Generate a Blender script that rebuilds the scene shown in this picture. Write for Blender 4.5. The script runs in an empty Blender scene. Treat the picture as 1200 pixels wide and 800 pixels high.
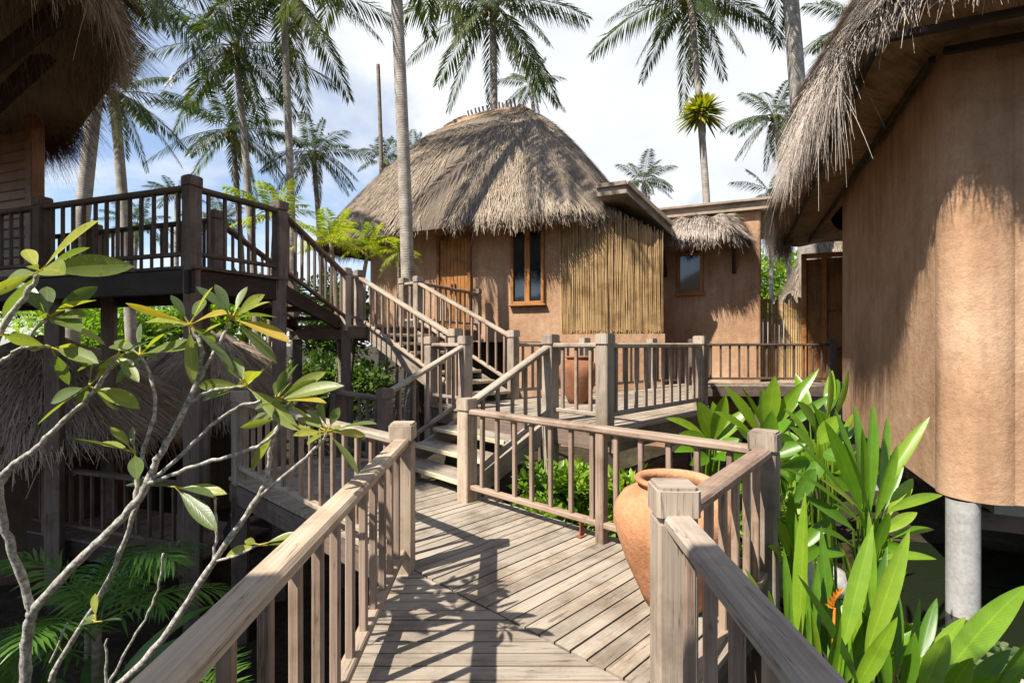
import bpy, math, random
import numpy as np
from mathutils import Vector

random.seed(7)
RNG = np.random.default_rng(11)
scene = bpy.context.scene
COL = scene.collection
R2 = math.sqrt(2.0)
UDIR = np.array([1, -1, 0]) / R2          # the boardwalk grid stands at 45 degrees to the view
VDIR = np.array([1, 1, 0]) / R2
FPX, CX, CY, EYE = 600.0, 600.0, 403.0, 1.5


def at(px, py, d):
    """point seen at photo pixel (px, py), d metres in front of the viewer"""
    return np.array([(px - CX) / FPX * d, d, EYE - (py - CY) / FPX * d])


def unit(v):
    v = np.asarray(v, float)
    return v / np.maximum(np.linalg.norm(v, axis=-1, keepdims=True), 1e-9)


# ------------------------------------------------------------------ mesh builder
class MB:
    def __init__(s):
        s.V, s.F, s.UV, s.T, s.S, s.n = [], [], [], [], [], 0

    def add(s, V, faces, uv=None, tint=None, smooth=False):
        V = np.asarray(V, float).reshape(-1, 3)
        k = len(V)
        s.V.append(V)
        s.UV.append(np.zeros((k, 2)) if uv is None else np.asarray(uv, float).reshape(-1, 2))
        if tint is None:
            tint = random.random()
        s.T.append(np.full(k, tint) if np.isscalar(tint) else np.asarray(tint, float))
        if isinstance(faces, np.ndarray):
            s.F.append((faces + s.n, smooth))
        else:
            s.F.append(([[i + s.n for i in f] for f in faces], smooth))
        s.n += k
        return s

    def build(s, name, mat, parent=None):
        org = ORG.get(parent.name, np.zeros(3)) if parent else np.zeros(3)
        V = np.concatenate(s.V) - org
        loops, totals, smooth = [], [], []
        for F, sm in s.F:
            if isinstance(F, np.ndarray):
                loops.append(F.reshape(-1)); totals.append(np.full(len(F), F.shape[1]))
                smooth.append(np.full(len(F), sm))
            else:
                loops.append(np.array([i for f in F for i in f], int))
                totals.append(np.array([len(f) for f in F])); smooth.append(np.full(len(F), sm))
        loops = np.concatenate(loops).astype(np.int32)
        totals = np.concatenate(totals).astype(np.int32)
        starts = np.concatenate([[0], np.cumsum(totals)[:-1]]).astype(np.int32)
        me = bpy.data.meshes.new(name)
        me.vertices.add(len(V)); me.vertices.foreach_set('co', V.reshape(-1).astype(np.float32))
        me.loops.add(len(loops)); me.loops.foreach_set('vertex_index', loops)
        me.polygons.add(len(totals)); me.polygons.foreach_set('loop_start', starts)
        me.polygons.foreach_set('loop_total', totals)
        me.polygons.foreach_set('use_smooth', np.concatenate(smooth).astype(bool))
        a = me.attributes.new('guv', 'FLOAT2', 'POINT'); a.data.foreach_set('vector', np.concatenate(s.UV).reshape(-1).astype(np.float32))
        a = me.attributes.new('tint', 'FLOAT', 'POINT'); a.data.foreach_set('value', np.concatenate(s.T).astype(np.float32))
        me.update(calc_edges=True)
        me.materials.append(mat)
        o = bpy.data.objects.new(name, me)
        COL.objects.link(o)
        if parent is not None:
            o.parent = parent
            ORG[o.name] = org
        return o

    # -- shapes
    def beam(s, p0, p1, w, h, up=(0, 0, 1), ch=0.008, tint=None):
        """a timber from p0 to p1, w across, h along 'up', edges chamfered"""
        p0, p1 = np.asarray(p0, float), np.asarray(p1, float)
        ax = p1 - p0; L = np.linalg.norm(ax); ax = ax / L
        up = np.asarray(up, float)
        sd = np.cross(ax, up); sd = sd / np.linalg.norm(sd); upv = np.cross(sd, ax)
        c = min(ch, w * .3, h * .3); a, b = w / 2, h / 2
        sec = [(-a + c, -b), (a - c, -b), (a, -b + c), (a, b - c), (a - c, b), (-a + c, b), (-a, b - c), (-a, -b + c)]
        per = [0]
        for i in range(8):
            q, r = sec[i], sec[(i + 1) % 8]
            per.append(per[-1] + math.hypot(r[0] - q[0], r[1] - q[1]))
        V, F, UV = [], [], []
        off = random.uniform(0, 40); offv = random.uniform(0, 40)
        for i in range(8):
            q, r = sec[i], sec[(i + 1) % 8]
            k = len(V)
            for (e, (x, z), u, v) in ((p0, q, 0, per[i]), (p0, r, 0, per[i + 1]), (p1, r, L, per[i + 1]), (p1, q, L, per[i])):
                V.append(e + sd * x + upv * z); UV.append((off + u, offv + v))
            F.append([k, k + 1, k + 2, k + 3])
        for e, rev in ((p0, True), (p1, False)):
            k = len(V)
            for x, z in sec:
                V.append(e + sd * x + upv * z); UV.append((off + x * .3, offv + z))
            f = list(range(k, k + 8)); F.append(f[::-1] if rev else f)
        return s.add(V, F, UV, tint)

    def prism(s, poly, z0, z1, tint=None, uvdir=None, caps=(True, True)):
        """an upright block over a convex or simple plan polygon (counter-clockwise)"""
        n = len(poly); V, F, UV = [], [], []
        off = random.uniform(0, 40); per = 0
        d = np.array(uvdir if uvdir is not None else (1, 0), float); e = np.array([-d[1], d[0]])
        for i in range(n):
            a, b = np.array(poly[i], float), np.array(poly[(i + 1) % n], float); L = np.linalg.norm(b - a)
            k = len(V)
            for (p, z, u) in ((a, z0, per), (b, z0, per + L), (b, z1, per + L), (a, z1, per)):
                V.append((p[0], p[1], z)); UV.append((off + u, z))
            F.append([k, k + 1, k + 2, k + 3]); per += L
        for z, rev, do in ((z0, True, caps[0]), (z1, False, caps[1])):
            if not do:
                continue
            k = len(V)
            for p in poly:
                p = np.array(p, float)
                V.append((p[0], p[1], z)); UV.append((off + p @ d, off + p @ e))
            f = list(range(k, k + n)); F.append(f[::-1] if rev else f)
        return s.add(V, F, UV, tint)

    def lathe(s, prof, c, n=32, tint=None, wob=0.0):
        c = np.asarray(c, float); m = len(prof); V, UV = [], []
        for j in range(n + 1):
            t = 2 * math.pi * j / n
            for i, (r, z) in enumerate(prof):
                rr = r * (1 + wob * math.sin(3 * t + i * .4))
                V.append(c + (rr * math.cos(t), rr * math.sin(t), z)); UV.append((j / n, z))
        F = [[j * m + i, (j + 1) * m + i, (j + 1) * m + i + 1, j * m + i + 1] for j in range(n) for i in range(m - 1)]
        return s.add(V, F, UV, tint, True)

    def tube(s, pts, rad, n=8, tint=None, cap=True):
        pts = np.asarray(pts, float); m = len(pts)
        rad = np.full(m, rad) if np.isscalar(rad) else np.asarray(rad, float)
        tan = unit(np.gradient(pts, axis=0))
        ref = np.array([0.31, 0.17, 0.93]) if abs(tan[:, 2]).mean() < .8 else np.array([1.0, .13, .1])
        sd = unit(np.cross(tan, ref)); up = np.cross(sd, tan)
        t = np.linspace(0, 2 * math.pi, n + 1)
        V = pts[:, None] + rad[:, None, None] * (np.cos(t)[None, :, None] * sd[:, None] + np.sin(t)[None, :, None] * up[:, None])
        L = np.concatenate([[0], np.cumsum(np.linalg.norm(np.diff(pts, axis=0), axis=1))])
        UV = np.stack(np.broadcast_arrays(L[:, None], (t / 6.2832)[None, :]), -1)
        F = [[i * (n + 1) + j, i * (n + 1) + j + 1, (i + 1) * (n + 1) + j + 1, (i + 1) * (n + 1) + j] for i in range(m - 1) for j in range(n)]
        s.add(V.reshape(-1, 3), F, UV.reshape(-1, 2), tint, True)
        if cap:
            k = (m - 1) * (n + 1)
            s.add(V[-1, :n], [list(range(n))], None, tint)
        return s

    def leaves(s, base, dr, nrm, L, W, bend=0.2, segs=4, fold=0.25, tint=None, peak=0.45, tipw=0.0):
        """many leaves at once: a folded blade each, drooping by 'bend'"""
        base = np.asarray(base, float); N = len(base)
        dr = unit(np.broadcast_to(np.asarray(dr, float), (N, 3))); nrm = np.broadcast_to(np.asarray(nrm, float), (N, 3))
        L = np.broadcast_to(np.asarray(L, float), (N,)); W = np.broadcast_to(np.asarray(W, float), (N,))
        bend = np.broadcast_to(np.asarray(bend, float), (N,))
        side = unit(np.cross(dr, nrm)); up = np.cross(side, dr)
        t = np.linspace(0, 1, segs + 1)
        prof = np.sin(np.pi * np.clip(t, 0, 1) ** (math.log(.5) / math.log(peak))) ** .8
        prof = np.maximum(prof, .06 * (1 - t)); prof[-1] = tipw
        g = np.array([0, 0, -1.0])
        mid = base[:, None] + L[:, None, None] * (dr[:, None] * t[None, :, None] + g * (bend[:, None] * t[None] ** 2)[..., None])
        hw = (W[:, None] * .5 * prof[None])[..., None]
        lf = mid - side[:, None] * hw + up[:, None] * hw * fold
        rt = mid + side[:, None] * hw + up[:, None] * hw * fold
        V = np.stack([lf, mid, rt], 2).reshape(-1, 3)
        S = segs + 1
        q = []
        for i in range(segs):
            q += [[3 * i, 3 * i + 1, 3 * i + 4, 3 * i + 3], [3 * i + 1, 3 * i + 2, 3 * i + 5, 3 * i + 4]]
        q = np.array(q)[None] + (np.arange(N) * S * 3)[:, None, None]
        uv = np.stack(np.broadcast_arrays(np.array([-1., 0, 1.])[None, :], t[:, None]), -1)
        UV = np.broadcast_to(uv[None], (N, S, 3, 2)).reshape(-1, 2)
        if tint is None:
            tint = RNG.random(N)
        T = np.repeat(np.broadcast_to(np.asarray(tint, float), (N,)), S * 3)
        return s.add(V, q.reshape(-1, 4), UV, T, True)

    def strips(s, base, dr, nrm, L, W, bend=0.2, segs=2, tint=None):
        """many flat straws"""
        base = np.asarray(base, float); N = len(base)
        dr = unit(dr); side = unit(np.cross(dr, np.broadcast_to(np.asarray(nrm, float), (N, 3))))
        t = np.linspace(0, 1, segs + 1); g = np.array([0, 0, -1.0])
        bend = np.broadcast_to(np.asarray(bend, float), (N,))
        L = np.broadcast_to(np.asarray(L, float), (N,)); W = np.broadcast_to(np.asarray(W, float), (N,))
        mid = base[:, None] + L[:, None, None] * (dr[:, None] * t[None, :, None] + g * (bend[:, None] * t[None] ** 2)[..., None])
        hw = (W[:, None] * .5 * (1 - .75 * t[None]))[..., None]
        V = np.stack([mid - side[:, None] * hw, mid + side[:, None] * hw], 2).reshape(-1, 3)
        S = segs + 1
        q = np.array([[2 * i, 2 * i + 1, 2 * i + 3, 2 * i + 2] for i in range(segs)])[None] + (np.arange(N) * S * 2)[:, None, None]
        uv = np.stack(np.broadcast_arrays(np.array([0., 1.])[None, :], t[:, None]), -1)
        if tint is None:
            tint = RNG.random(N)
        return s.add(V, q.reshape(-1, 4), np.broadcast_to(uv[None], (N, S, 2, 2)).reshape(-1, 2), np.repeat(tint, S * 2), False)


ORG = {}


def tag(o, label, cat, group=None, kind=None):
    o['label'] = label; o['category'] = cat
    if group: o['group'] = group
    if kind: o['kind'] = kind
    return o


def thing(name, loc, label, cat, group=None, kind=None):
    o = bpy.data.objects.new(name, None); COL.objects.link(o)
    o.location = [float(c) for c in loc]; o.empty_display_size = .2
    ORG[o.name] = np.array(loc, float)
    return tag(o, label, cat, group, kind)


# ------------------------------------------------------------------ materials
class NT:
    def __init__(s, name):
        s.m = bpy.data.materials.new(name); s.m.use_nodes = True
        s.t = s.m.node_tree; s.t.nodes.clear()
        s.out = s.t.nodes.new('ShaderNodeOutputMaterial')

    def n(s, typ, **kw):
        nd = s.t.nodes.new(typ)
        for k, v in kw.items():
            if k.startswith('i_'):
                nd.inputs[k[2:].replace('_', ' ')].default_value = v
            else:
                setattr(nd, k, v)
        return nd

    def l(s, a, b): s.t.links.new(a, b)

    def attr(s, name): return s.n('ShaderNodeAttribute', attribute_name=name)

    def mapping(s, vec, scale):
        mp = s.n('ShaderNodeMapping'); mp.inputs['Scale'].default_value = scale
        s.l(vec, mp.inputs['Vector']); return mp.outputs[0]

    def noise(s, vec, scale, detail=4, rough=.6):
        nz = s.n('ShaderNodeTexNoise'); nz.inputs['Scale'].default_value = scale
        nz.inputs['Detail'].default_value = detail; nz.inputs['Roughness'].default_value = rough
        if vec is not None: s.l(vec, nz.inputs['Vector'])
        return nz.outputs['Fac']

    def ramp(s, fac, stops):
        r = s.n('ShaderNodeValToRGB'); e = r.color_ramp.elements
        while len(e) < len(stops): e.new(.5)
        for el, (p, c) in zip(e, stops):
            el.position = p; el.color = (*c, 1)
        s.l(fac, r.inputs[0]); return r.outputs[0]

    def mix(s, a, b, fac, mode='MIX'):
        m = s.n('ShaderNodeMix', data_type='RGBA', blend_type=mode)
        for sock, v in ((m.inputs[0], fac), (m.inputs[6], a), (m.inputs[7], b)):
            if hasattr(v, 'is_linked'): s.l(v, sock)
            elif isinstance(v, tuple): sock.default_value = (*v, 1)
            else: sock.default_value = v
        return m.outputs[2]

    def math(s, op, a, b=None):
        m = s.n('ShaderNodeMath', operation=op)
        for sock, v in zip(m.inputs, (a, b)):
            if v is None: continue
            if hasattr(v, 'is_linked'): s.l(v, sock)
            else: sock.default_value = v
        return m.outputs[0]

    def bump(s, h, strength, dist=.01):
        b = s.n('ShaderNodeBump'); b.inputs['Strength'].default_value = strength; b.inputs['Distance'].default_value = dist
        s.l(h, b.inputs['Height']); return b.outputs[0]

    def pbr(s, col, rough=.7, normal=None, spec=.3, metal=0):
        p = s.n('ShaderNodeBsdfPrincipled')
        if hasattr(col, 'is_linked'): s.l(col, p.inputs['Base Color'])
        else: p.inputs['Base Color'].default_value = (*col, 1)
        if hasattr(rough, 'is_linked'): s.l(rough, p.inputs['Roughness'])
        else: p.inputs['Roughness'].default_value = rough
        p.inputs['Specular IOR Level'].default_value = spec; p.inputs['Metallic'].default_value = metal
        if normal is not None: s.l(normal, p.inputs['Normal'])
        s.l(p.outputs[0], s.out.inputs[0]); return p


def wood(name, c0, c1, c2, rough=.75, grain=1.0):
    m = NT(name)
    uv = m.attr('guv').outputs['Vector']; tint = m.attr('tint').outputs['Fac']
    g = m.noise(m.mapping(uv, (1.6, 75 * grain, 1)), 1.0, 5, .65)
    b = m.noise(m.mapping(uv, (1.2, 7, 1)), 1.3, 4, .6)
    geo = m.n('ShaderNodeNewGeometry').outputs['Position']
    st = m.noise(geo, 2.6, 5, .65)
    f = m.math('ADD', m.math('MULTIPLY', g, .55), m.math('MULTIPLY', b, .45))
    c = m.ramp(f, [(.30, c0), (.5, c1), (.70, c2)])
    t = m.ramp(tint, [(0, (.80, .79, .78)), (.5, (.96, .96, .96)), (1, (1.10, 1.06, 1.01))])
    c = m.mix(c, t, 1.0, 'MULTIPLY')
    stn = m.ramp(st, [(.36, (.60, .56, .52)), (.52, (1, 1, 1)), (.75, (1.08, 1.08, 1.1))])
    c = m.mix(c, stn, .85, 'MULTIPLY')
    kn = m.noise(m.mapping(uv, (3.5, 30, 1)), 1.0, 1, .3)
    c = m.mix(c, m.ramp(kn, [(.24, (.4, .36, .33)), (.31, (1, 1, 1))]), .8, 'MULTIPLY')
    cn_ = m.noise(m.mapping(uv, (.9, 26, 1)), 1.0, 3, .5)
    crk = m.math('ABSOLUTE', m.math('SUBTRACT', cn_, .56))
    c = m.mix(c, m.ramp(crk, [(0, (.30, .27, .25)), (.006, (.75, .73, .71)), (.014, (1, 1, 1))]), .8, 'MULTIPLY')
    m.pbr(c, m.math('ADD', m.math('MULTIPLY', g, .25), rough - .12), m.bump(f, .55, .006), .25)
    return m.m


def leafmat(name, stops, trans=.35, gloss=.35, vein=0.0, spots=0.0):
    m = NT(name)
    tint = m.attr('tint').outputs['Fac']; uv = m.attr('guv').outputs['Vector']
    sep = m.n('ShaderNodeSeparateXYZ'); m.l(uv, sep.inputs[0])
    c = m.ramp(tint, stops)
    geo = m.n('ShaderNodeNewGeometry').outputs['Position']
    nz = m.noise(geo, 14, 3)
    c = m.mix(c, m.ramp(nz, [(.3, (.75, .8, .7)), (.7, (1.15, 1.1, 1.05))]), .7, 'MULTIPLY')
    nrm = None
    if vein:
        rib = m.ramp(m.math('ABSOLUTE', sep.outputs[0]), [(0, (1.7, 1.6, 1.5)), (.06, (1.25, 1.2, 1.1)), (.10, (1, 1, 1))])
        c = m.mix(c, rib, vein, 'MULTIPLY')
        w = m.n('ShaderNodeTexWave', wave_type='BANDS', bands_direction='Y')
        w.inputs['Scale'].default_value = 9; w.inputs['Distortion'].default_value = .6
        vv = m.n('ShaderNodeCombineXYZ'); ax = m.math('ABSOLUTE', sep.outputs[0])
        m.l(m.math('SUBTRACT', sep.outputs[1], m.math('MULTIPLY', ax, .16)), vv.inputs[1]); m.l(vv.outputs[0], w.inputs['Vector'])
        nrm = m.bump(w.outputs['Fac'], .16, .003)
        c = m.mix(c, m.ramp(w.outputs['Fac'], [(0, (.88, .9, .85)), (1, (1.08, 1.06, 1.05))]), vein, 'MULTIPLY')
    if spots:
        sp = m.noise(geo, 55, 3, .7)
        c = m.mix(c, m.ramp(sp, [(.30, (.28, .22, .12)), (.37, (1, 1, 1))]), spots, 'MULTIPLY')
    tipf = m.math('ADD', sep.outputs[1], m.math('MULTIPLY', m.noise(geo, 9, 3), .30))
    c = m.mix(c, m.ramp(tipf, [(0, (1, 1, 1)), (.98, (1, 1, 1)), (1.0, (1, 1, 1))]), 0.0)
    c = m.mix(c, (.22, .15, .06), m.ramp(m.math('MULTIPLY', tipf, .8), [(.90, (0, 0, 0)), (.955, (1, 1, 1))]) if vein else 0.0)
    p = m.pbr(c, gloss, nrm, .45)
    tr = m.n('ShaderNodeBsdfTranslucent'); m.l(m.mix(c, (1.5, 1.6, .5), 1.0, 'MULTIPLY'), tr.inputs[0])
    mx = m.n('ShaderNodeMixShader'); mx.inputs[0].default_value = trans
    m.l(p.outputs[0], mx.inputs[1]); m.l(tr.outputs[0], mx.inputs[2]); m.l(mx.outputs[0], m.out.inputs[0])
    return m.m


def thatch(name, c0, c1, c2, patch=.5):
    m = NT(name)
    tint = m.attr('tint').outputs['Fac']
    geo = m.n('ShaderNodeNewGeometry').outputs['Position']
    c = m.ramp(tint, [(0, c0), (.5, c1), (1, c2)])
    a = m.noise(geo, 1.1, 5, .65); b = m.noise(geo, 9, 4, .7)
    c = m.mix(c, m.ramp(a, [(.3, (.68, .64, .60)), (.55, (1, 1, 1)), (.75, (1.15, 1.1, 1.02))]), patch + .2, 'MULTIPLY')
    c = m.mix(c, m.ramp(b, [(.3, (.6, .58, .55)), (.6, (1.05, 1.05, 1.05))]), patch, 'MULTIPLY')
    m.pbr(c, .9, m.bump(b, .6, .03), .1)
    return m.m


def plaster(name, c0, c1, c2):
    m = NT(name)
    geo = m.n('ShaderNodeNewGeometry').outputs['Position']
    a = m.noise(geo, .9, 6, .6); b = m.noise(geo, 6, 6, .7); g = m.noise(geo, 60, 3, .6)
    strk = m.noise(m.mapping(geo, (5, 5, .5)), 1.0, 5, .6)
    c = m.ramp(a, [(.3, c0), (.5, c1), (.7, c2)])
    c = m.mix(c, m.ramp(b, [(.3, (.78, .75, .72)), (.6, (1.04, 1.04, 1.04))]), .7, 'MULTIPLY')
    c = m.mix(c, m.ramp(strk, [(.32, (.70, .65, .60)), (.5, (1, 1, 1)), (.70, (1.18, 1.17, 1.16))]), .62, 'MULTIPLY')
    vo = m.n('ShaderNodeTexVoronoi', feature='DISTANCE_TO_EDGE'); vo.inputs['Scale'].default_value = 1.3
    wv = m.n('ShaderNodeVectorMath', operation='ADD'); m.l(geo, wv.inputs[0]); nzv = m.n('ShaderNodeTexNoise'); nzv.inputs['Scale'].default_value = 3; nzv.inputs['Detail'].default_value = 5; m.l(geo, nzv.inputs['Vector']); m.l(nzv.outputs['Color'], wv.inputs[1]); m.l(wv.outputs[0], vo.inputs['Vector'])
    crk = m.math('ADD', vo.outputs['Distance'], m.math('MULTIPLY', m.ramp(m.noise(geo, 1.7, 3), [(.5, (1, 1, 1)), (.6, (0, 0, 0))]), .2))
    c = m.mix(c, m.ramp(crk, [(0, (.5, .45, .4)), (.006, (1, 1, 1))]), .6, 'MULTIPLY')
    c = m.mix(c, m.ramp(m.noise(geo, 26, 6, .75), [(.32, (.80, .77, .74)), (.5, (1, 1, 1)), (.68, (1.12, 1.12, 1.12))]), .7, 'MULTIPLY')
    h = m.math('ADD', m.math('MULTIPLY', b, 1.0), m.math('MULTIPLY', g, .25))
    m.pbr(c, .88, m.bump(h, .5, .03), .15)
    return m.m


def noisy(name, c0, c1, c2, scale=3, rough=.85, bump=.4, dist=.02, spec=.2):
    m = NT(name)
    geo = m.n('ShaderNodeNewGeometry').outputs['Position']
    a = m.noise(geo, scale, 6, .65); b = m.noise(geo, scale * 8, 4, .6)
    f = m.math('ADD', m.math('MULTIPLY', a, .7), m.math('MULTIPLY', b, .3))
    m.pbr(m.ramp(f, [(.33, c0), (.5, c1), (.67, c2)]), rough, m.bump(f, bump, dist), spec)
    return m.m


def trunkmat(name, c0, c1, c2, rings=7.0):
    m = NT(name)
    uv = m.attr('guv').outputs['Vector']; geo = m.n('ShaderNodeNewGeometry').outputs['Position']
    w = m.n('ShaderNodeTexWave', wave_type='BANDS', bands_direction='X'); w.inputs['Scale'].default_value = rings
    w.inputs['Distortion'].default_value = 2.5; w.inputs['Detail'].default_value = 3; m.l(uv, w.inputs['Vector'])
    a = m.noise(geo, 3.5, 6, .7)
    f = m.math('ADD', m.math('MULTIPLY', a, .88), m.math('MULTIPLY', w.outputs['Fac'], .12))
    m.pbr(m.ramp(f, [(.3, c0), (.5, c1), (.68, c2)]), .85, m.bump(f, .6, .02), .15)
    return m.m


M = {}
M['deck'] = wood('weathered_deck_wood', (.205, .168, .13), (.305, .258, .205), (.39, .342, .285))
M['rail'] = wood('weathered_rail_wood', (.21, .165, .125), (.32, .262, .208), (.41, .345, .282))
M['rail_pale'] = wood('pale_post_wood', (.25, .19, .14), (.37, .295, .222), (.46, .38, .30))
M['rail_red'] = wood('reddish_rail_wood', (.18, .12, .088), (.28, .20, .15), (.37, .285, .225))
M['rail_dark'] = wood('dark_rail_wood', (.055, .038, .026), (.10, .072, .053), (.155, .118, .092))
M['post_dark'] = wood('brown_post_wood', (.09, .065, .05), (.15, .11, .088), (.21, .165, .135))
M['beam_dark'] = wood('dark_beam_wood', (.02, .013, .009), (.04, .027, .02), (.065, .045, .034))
M['nosing'] = wood('cream_nosing', (.42, .36, .22), (.52, .46, .30), (.6, .54, .38))
M['door'] = wood('orange_door_wood', (.20, .075, .02), (.33, .14, .04), (.44, .21, .07), .5)
M['door_dark'] = wood('brown_door_wood', (.13, .055, .018), (.22, .10, .034), (.31, .155, .055), .5)
M['thatch'] = thatch('grey_thatch', (.14, .108, .08), (.31, .248, .188), (.48, .405, .32))
M['thatch_pale'] = thatch('pale_thatch', (.16, .13, .105), (.37, .31, .26), (.58, .51, .44))
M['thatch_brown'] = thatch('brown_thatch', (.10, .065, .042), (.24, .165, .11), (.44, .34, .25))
M['thatch_orange'] = thatch('orange_thatch', (.20, .125, .07), (.34, .225, .135), (.47, .34, .22))
M['thatch_low'] = thatch('tan_thatch', (.17, .125, .09), (.38, .29, .215), (.60, .49, .39))
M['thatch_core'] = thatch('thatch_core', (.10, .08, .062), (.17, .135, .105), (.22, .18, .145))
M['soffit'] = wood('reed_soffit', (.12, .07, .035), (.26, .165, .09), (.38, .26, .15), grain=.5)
M['clay'] = plaster('clay_render', (.275, .157, .09), (.365, .222, .134), (.44, .288, .187))
M['clay_dark'] = plaster('clay_render_weathered', (.225, .133, .082), (.31, .192, .118), (.375, .246, .163))
M['base'] = plaster('shade_toned_render', (.05, .03, .02), (.085, .055, .036), (.12, .08, .055))  # shade under the landing and around the low huts put into the colour
M['bamboo'] = wood('bamboo', (.27, .165, .07), (.45, .30, .14), (.58, .43, .24), .5)
M['fascia'] = wood('grey_fascia', (.15, .115, .085), (.28, .225, .17), (.36, .30, .24))
M['terra'] = plaster('terracotta', (.37, .165, .08), (.45, .22, .115), (.52, .29, .165))
M['terra_dark'] = plaster('terracotta_brown', (.20, .085, .045), (.28, .13, .07), (.36, .19, .11))
M['trunk'] = trunkmat('palm_trunk', (.13, .11, .09), (.27, .235, .195), (.42, .38, .33), 6)
M['trunk_dark'] = trunkmat('brown_palm_trunk', (.10, .075, .055), (.19, .15, .115), (.29, .24, .19), 5)
M['bark'] = noisy('spotted_bark', (.05, .045, .035), (.30, .275, .235), (.66, .63, .57), 48, .85, .8, .008)
M['palm'] = leafmat('palm_leaflets', [(0, (.030, .045, .014)), (.55, (.062, .088, .026)), (.85, (.11, .135, .045)), (1, (.20, .19, .09))], .30, .35)
M['areca'] = leafmat('areca_leaflets', [(0, (.12, .18, .015)), (.5, (.30, .36, .02)), (1, (.48, .44, .03))], .4, .4)
M['plumeria'] = leafmat('plumeria_leaf', [(0, (.055, .095, .05)), (.45, (.15, .19, .055)), (.78, (.31, .33, .055)), (1, (.42, .28, .05))], .40, .34, .7, .85)
M['canna'] = leafmat('canna_leaf', [(0, (.045, .11, .012)), (.5, (.105, .225, .014)), (1, (.225, .32, .024))], .34, .3, .5)
M['bush'] = leafmat('bush_leaf', [(0, (.022, .05, .012)), (.6, (.06, .12, .02)), (1, (.13, .19, .035))], .35, .4)
M['bush_bright'] = leafmat('bright_bush_leaf', [(0, (.08, .16, .016)), (.6, (.18, .30, .028)), (1, (.30, .40, .05))], .4, .4)
M['fern'] = leafmat('fern_leaf', [(0, (.04, .10, .02)), (.6, (.085, .19, .03)), (1, (.16, .27, .045))], .35, .35)
M['nest'] = leafmat('nest_fern_leaf', [(0, (.09, .13, .012)), (.5, (.24, .25, .016)), (1, (.44, .36, .03))], .35, .4)
M['flower'] = noisy('orange_flower', (.6, .14, .01), (.7, .2, .02), (.75, .3, .03), 20, .5, .1)
M['concrete'] = noisy('concrete', (.19, .185, .175), (.28, .275, .26), (.36, .35, .335), 4, .85, .3, .01)
M['stone'] = noisy('pale_stone', (.26, .25, .22), (.38, .36, .32), (.48, .46, .42), 5, .85, .5, .02)
M['rust'] = noisy('rusty_iron', (.14, .04, .02), (.22, .07, .04), (.28, .11, .06), 20, .7, .3, .003)
M['soil'] = noisy('soil', (.018, .014, .009), (.035, .028, .018), (.06, .05, .032), 2.2, .95, .8, .05, .1)
M['fruit'] = noisy('coconut', (.10, .09, .02), (.18, .15, .03), (.24, .17, .05), 6, .6, .2)
M['lily'] = leafmat('lily_pad', [(0, (.06, .10, .035)), (1, (.16, .20, .09))], .15, .35)
m = NT('window_glass'); m.pbr((.012, .016, .02), .06, None, .9); M['glass'] = m.m
m = NT('pond_water')
nz = m.noise(m.n('ShaderNodeNewGeometry').outputs['Position'], 5, 2); m.pbr((.012, .016, .008), .04, m.bump(nz, .12, .02), .6); M['water'] = m.m

# ------------------------------------------------------------------ world, sun, camera
SUN = np.array([-.65, -.49, 1.0]); SUN = SUN / np.linalg.norm(SUN)
w = bpy.data.worlds.new('World'); scene.world = w; w.use_nodes = True
t = w.node_tree; t.nodes.clear(); N = t.nodes.new; Lk = t.links.new
sky = N('ShaderNodeTexSky'); sky.sky_type = 'NISHITA'; sky.sun_disc = False
sky.sun_elevation = math.asin(SUN[2]); sky.sun_rotation = math.atan2(SUN[0], SUN[1])
sky.air_density = 1.0; sky.dust_density = .6; sky.ozone_density = 1.4
tc = N('ShaderNodeTexCoord'); sep = N('ShaderNodeSeparateXYZ'); Lk(tc.outputs['Generated'], sep.inputs[0])
# clouds lie on a high flat layer: direction divided by its height
mx = N('ShaderNodeMath'); mx.operation = 'MAXIMUM'; mx.inputs[1].default_value = 0.0; Lk(sep.outputs[2], mx.inputs[0])
ad = N('ShaderNodeMath'); ad.operation = 'ADD'; ad.inputs[1].default_value = .25; Lk(mx.outputs[0], ad.inputs[0])
dv = N('ShaderNodeVectorMath'); dv.operation = 'SCALE'
iv = N('ShaderNodeMath'); iv.operation = 'DIVIDE'; iv.inputs[0].default_value = 1.0; Lk(ad.outputs[0], iv.inputs[1])
Lk(tc.outputs['Generated'], dv.inputs[0]); Lk(iv.outputs[0], dv.inputs['Scale'])
mp = N('ShaderNodeMapping'); mp.inputs['Location'].default_value = (3.1, 1.7, .4); Lk(dv.outputs[0], mp.inputs[0])
cn = N('ShaderNodeTexNoise'); cn.inputs['Scale'].default_value = 1.5; cn.inputs['Detail'].default_value = 9; cn.inputs['Roughness'].default_value = .55
cn.inputs['Distortion'].default_value = .3; Lk(mp.outputs[0], cn.inputs['Vector'])
xr = N('ShaderNodeMath'); xr.operation = 'MULTIPLY_ADD'; xr.inputs[1].default_value = .34; Lk(sep.outputs[0], xr.inputs[0]); Lk(cn.outputs['Fac'], xr.inputs[2])
yr = N('ShaderNodeMath'); yr.operation = 'MULTIPLY_ADD'; yr.inputs[1].default_value = .30; Lk(sep.outputs[1], yr.inputs[0]); ya = N('ShaderNodeMath'); ya.operation = 'ADD'; ya.inputs[1].default_value = -.20; Lk(xr.outputs[0], ya.inputs[0]); Lk(ya.outputs[0], yr.inputs[2])
cr = N('ShaderNodeValToRGB'); e = cr.color_ramp.elements; e[0].position = .36; e[0].color = (0, 0, 0, 1); e[1].position = .56; e[1].color = (1, 1, 1, 1)
Lk(yr.outputs[0], cr.inputs[0])
cn2 = N('ShaderNodeTexNoise'); cn2.inputs['Scale'].default_value = 3.2; cn2.inputs['Detail'].default_value = 6; Lk(mp.outputs[0], cn2.inputs['Vector'])
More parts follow.
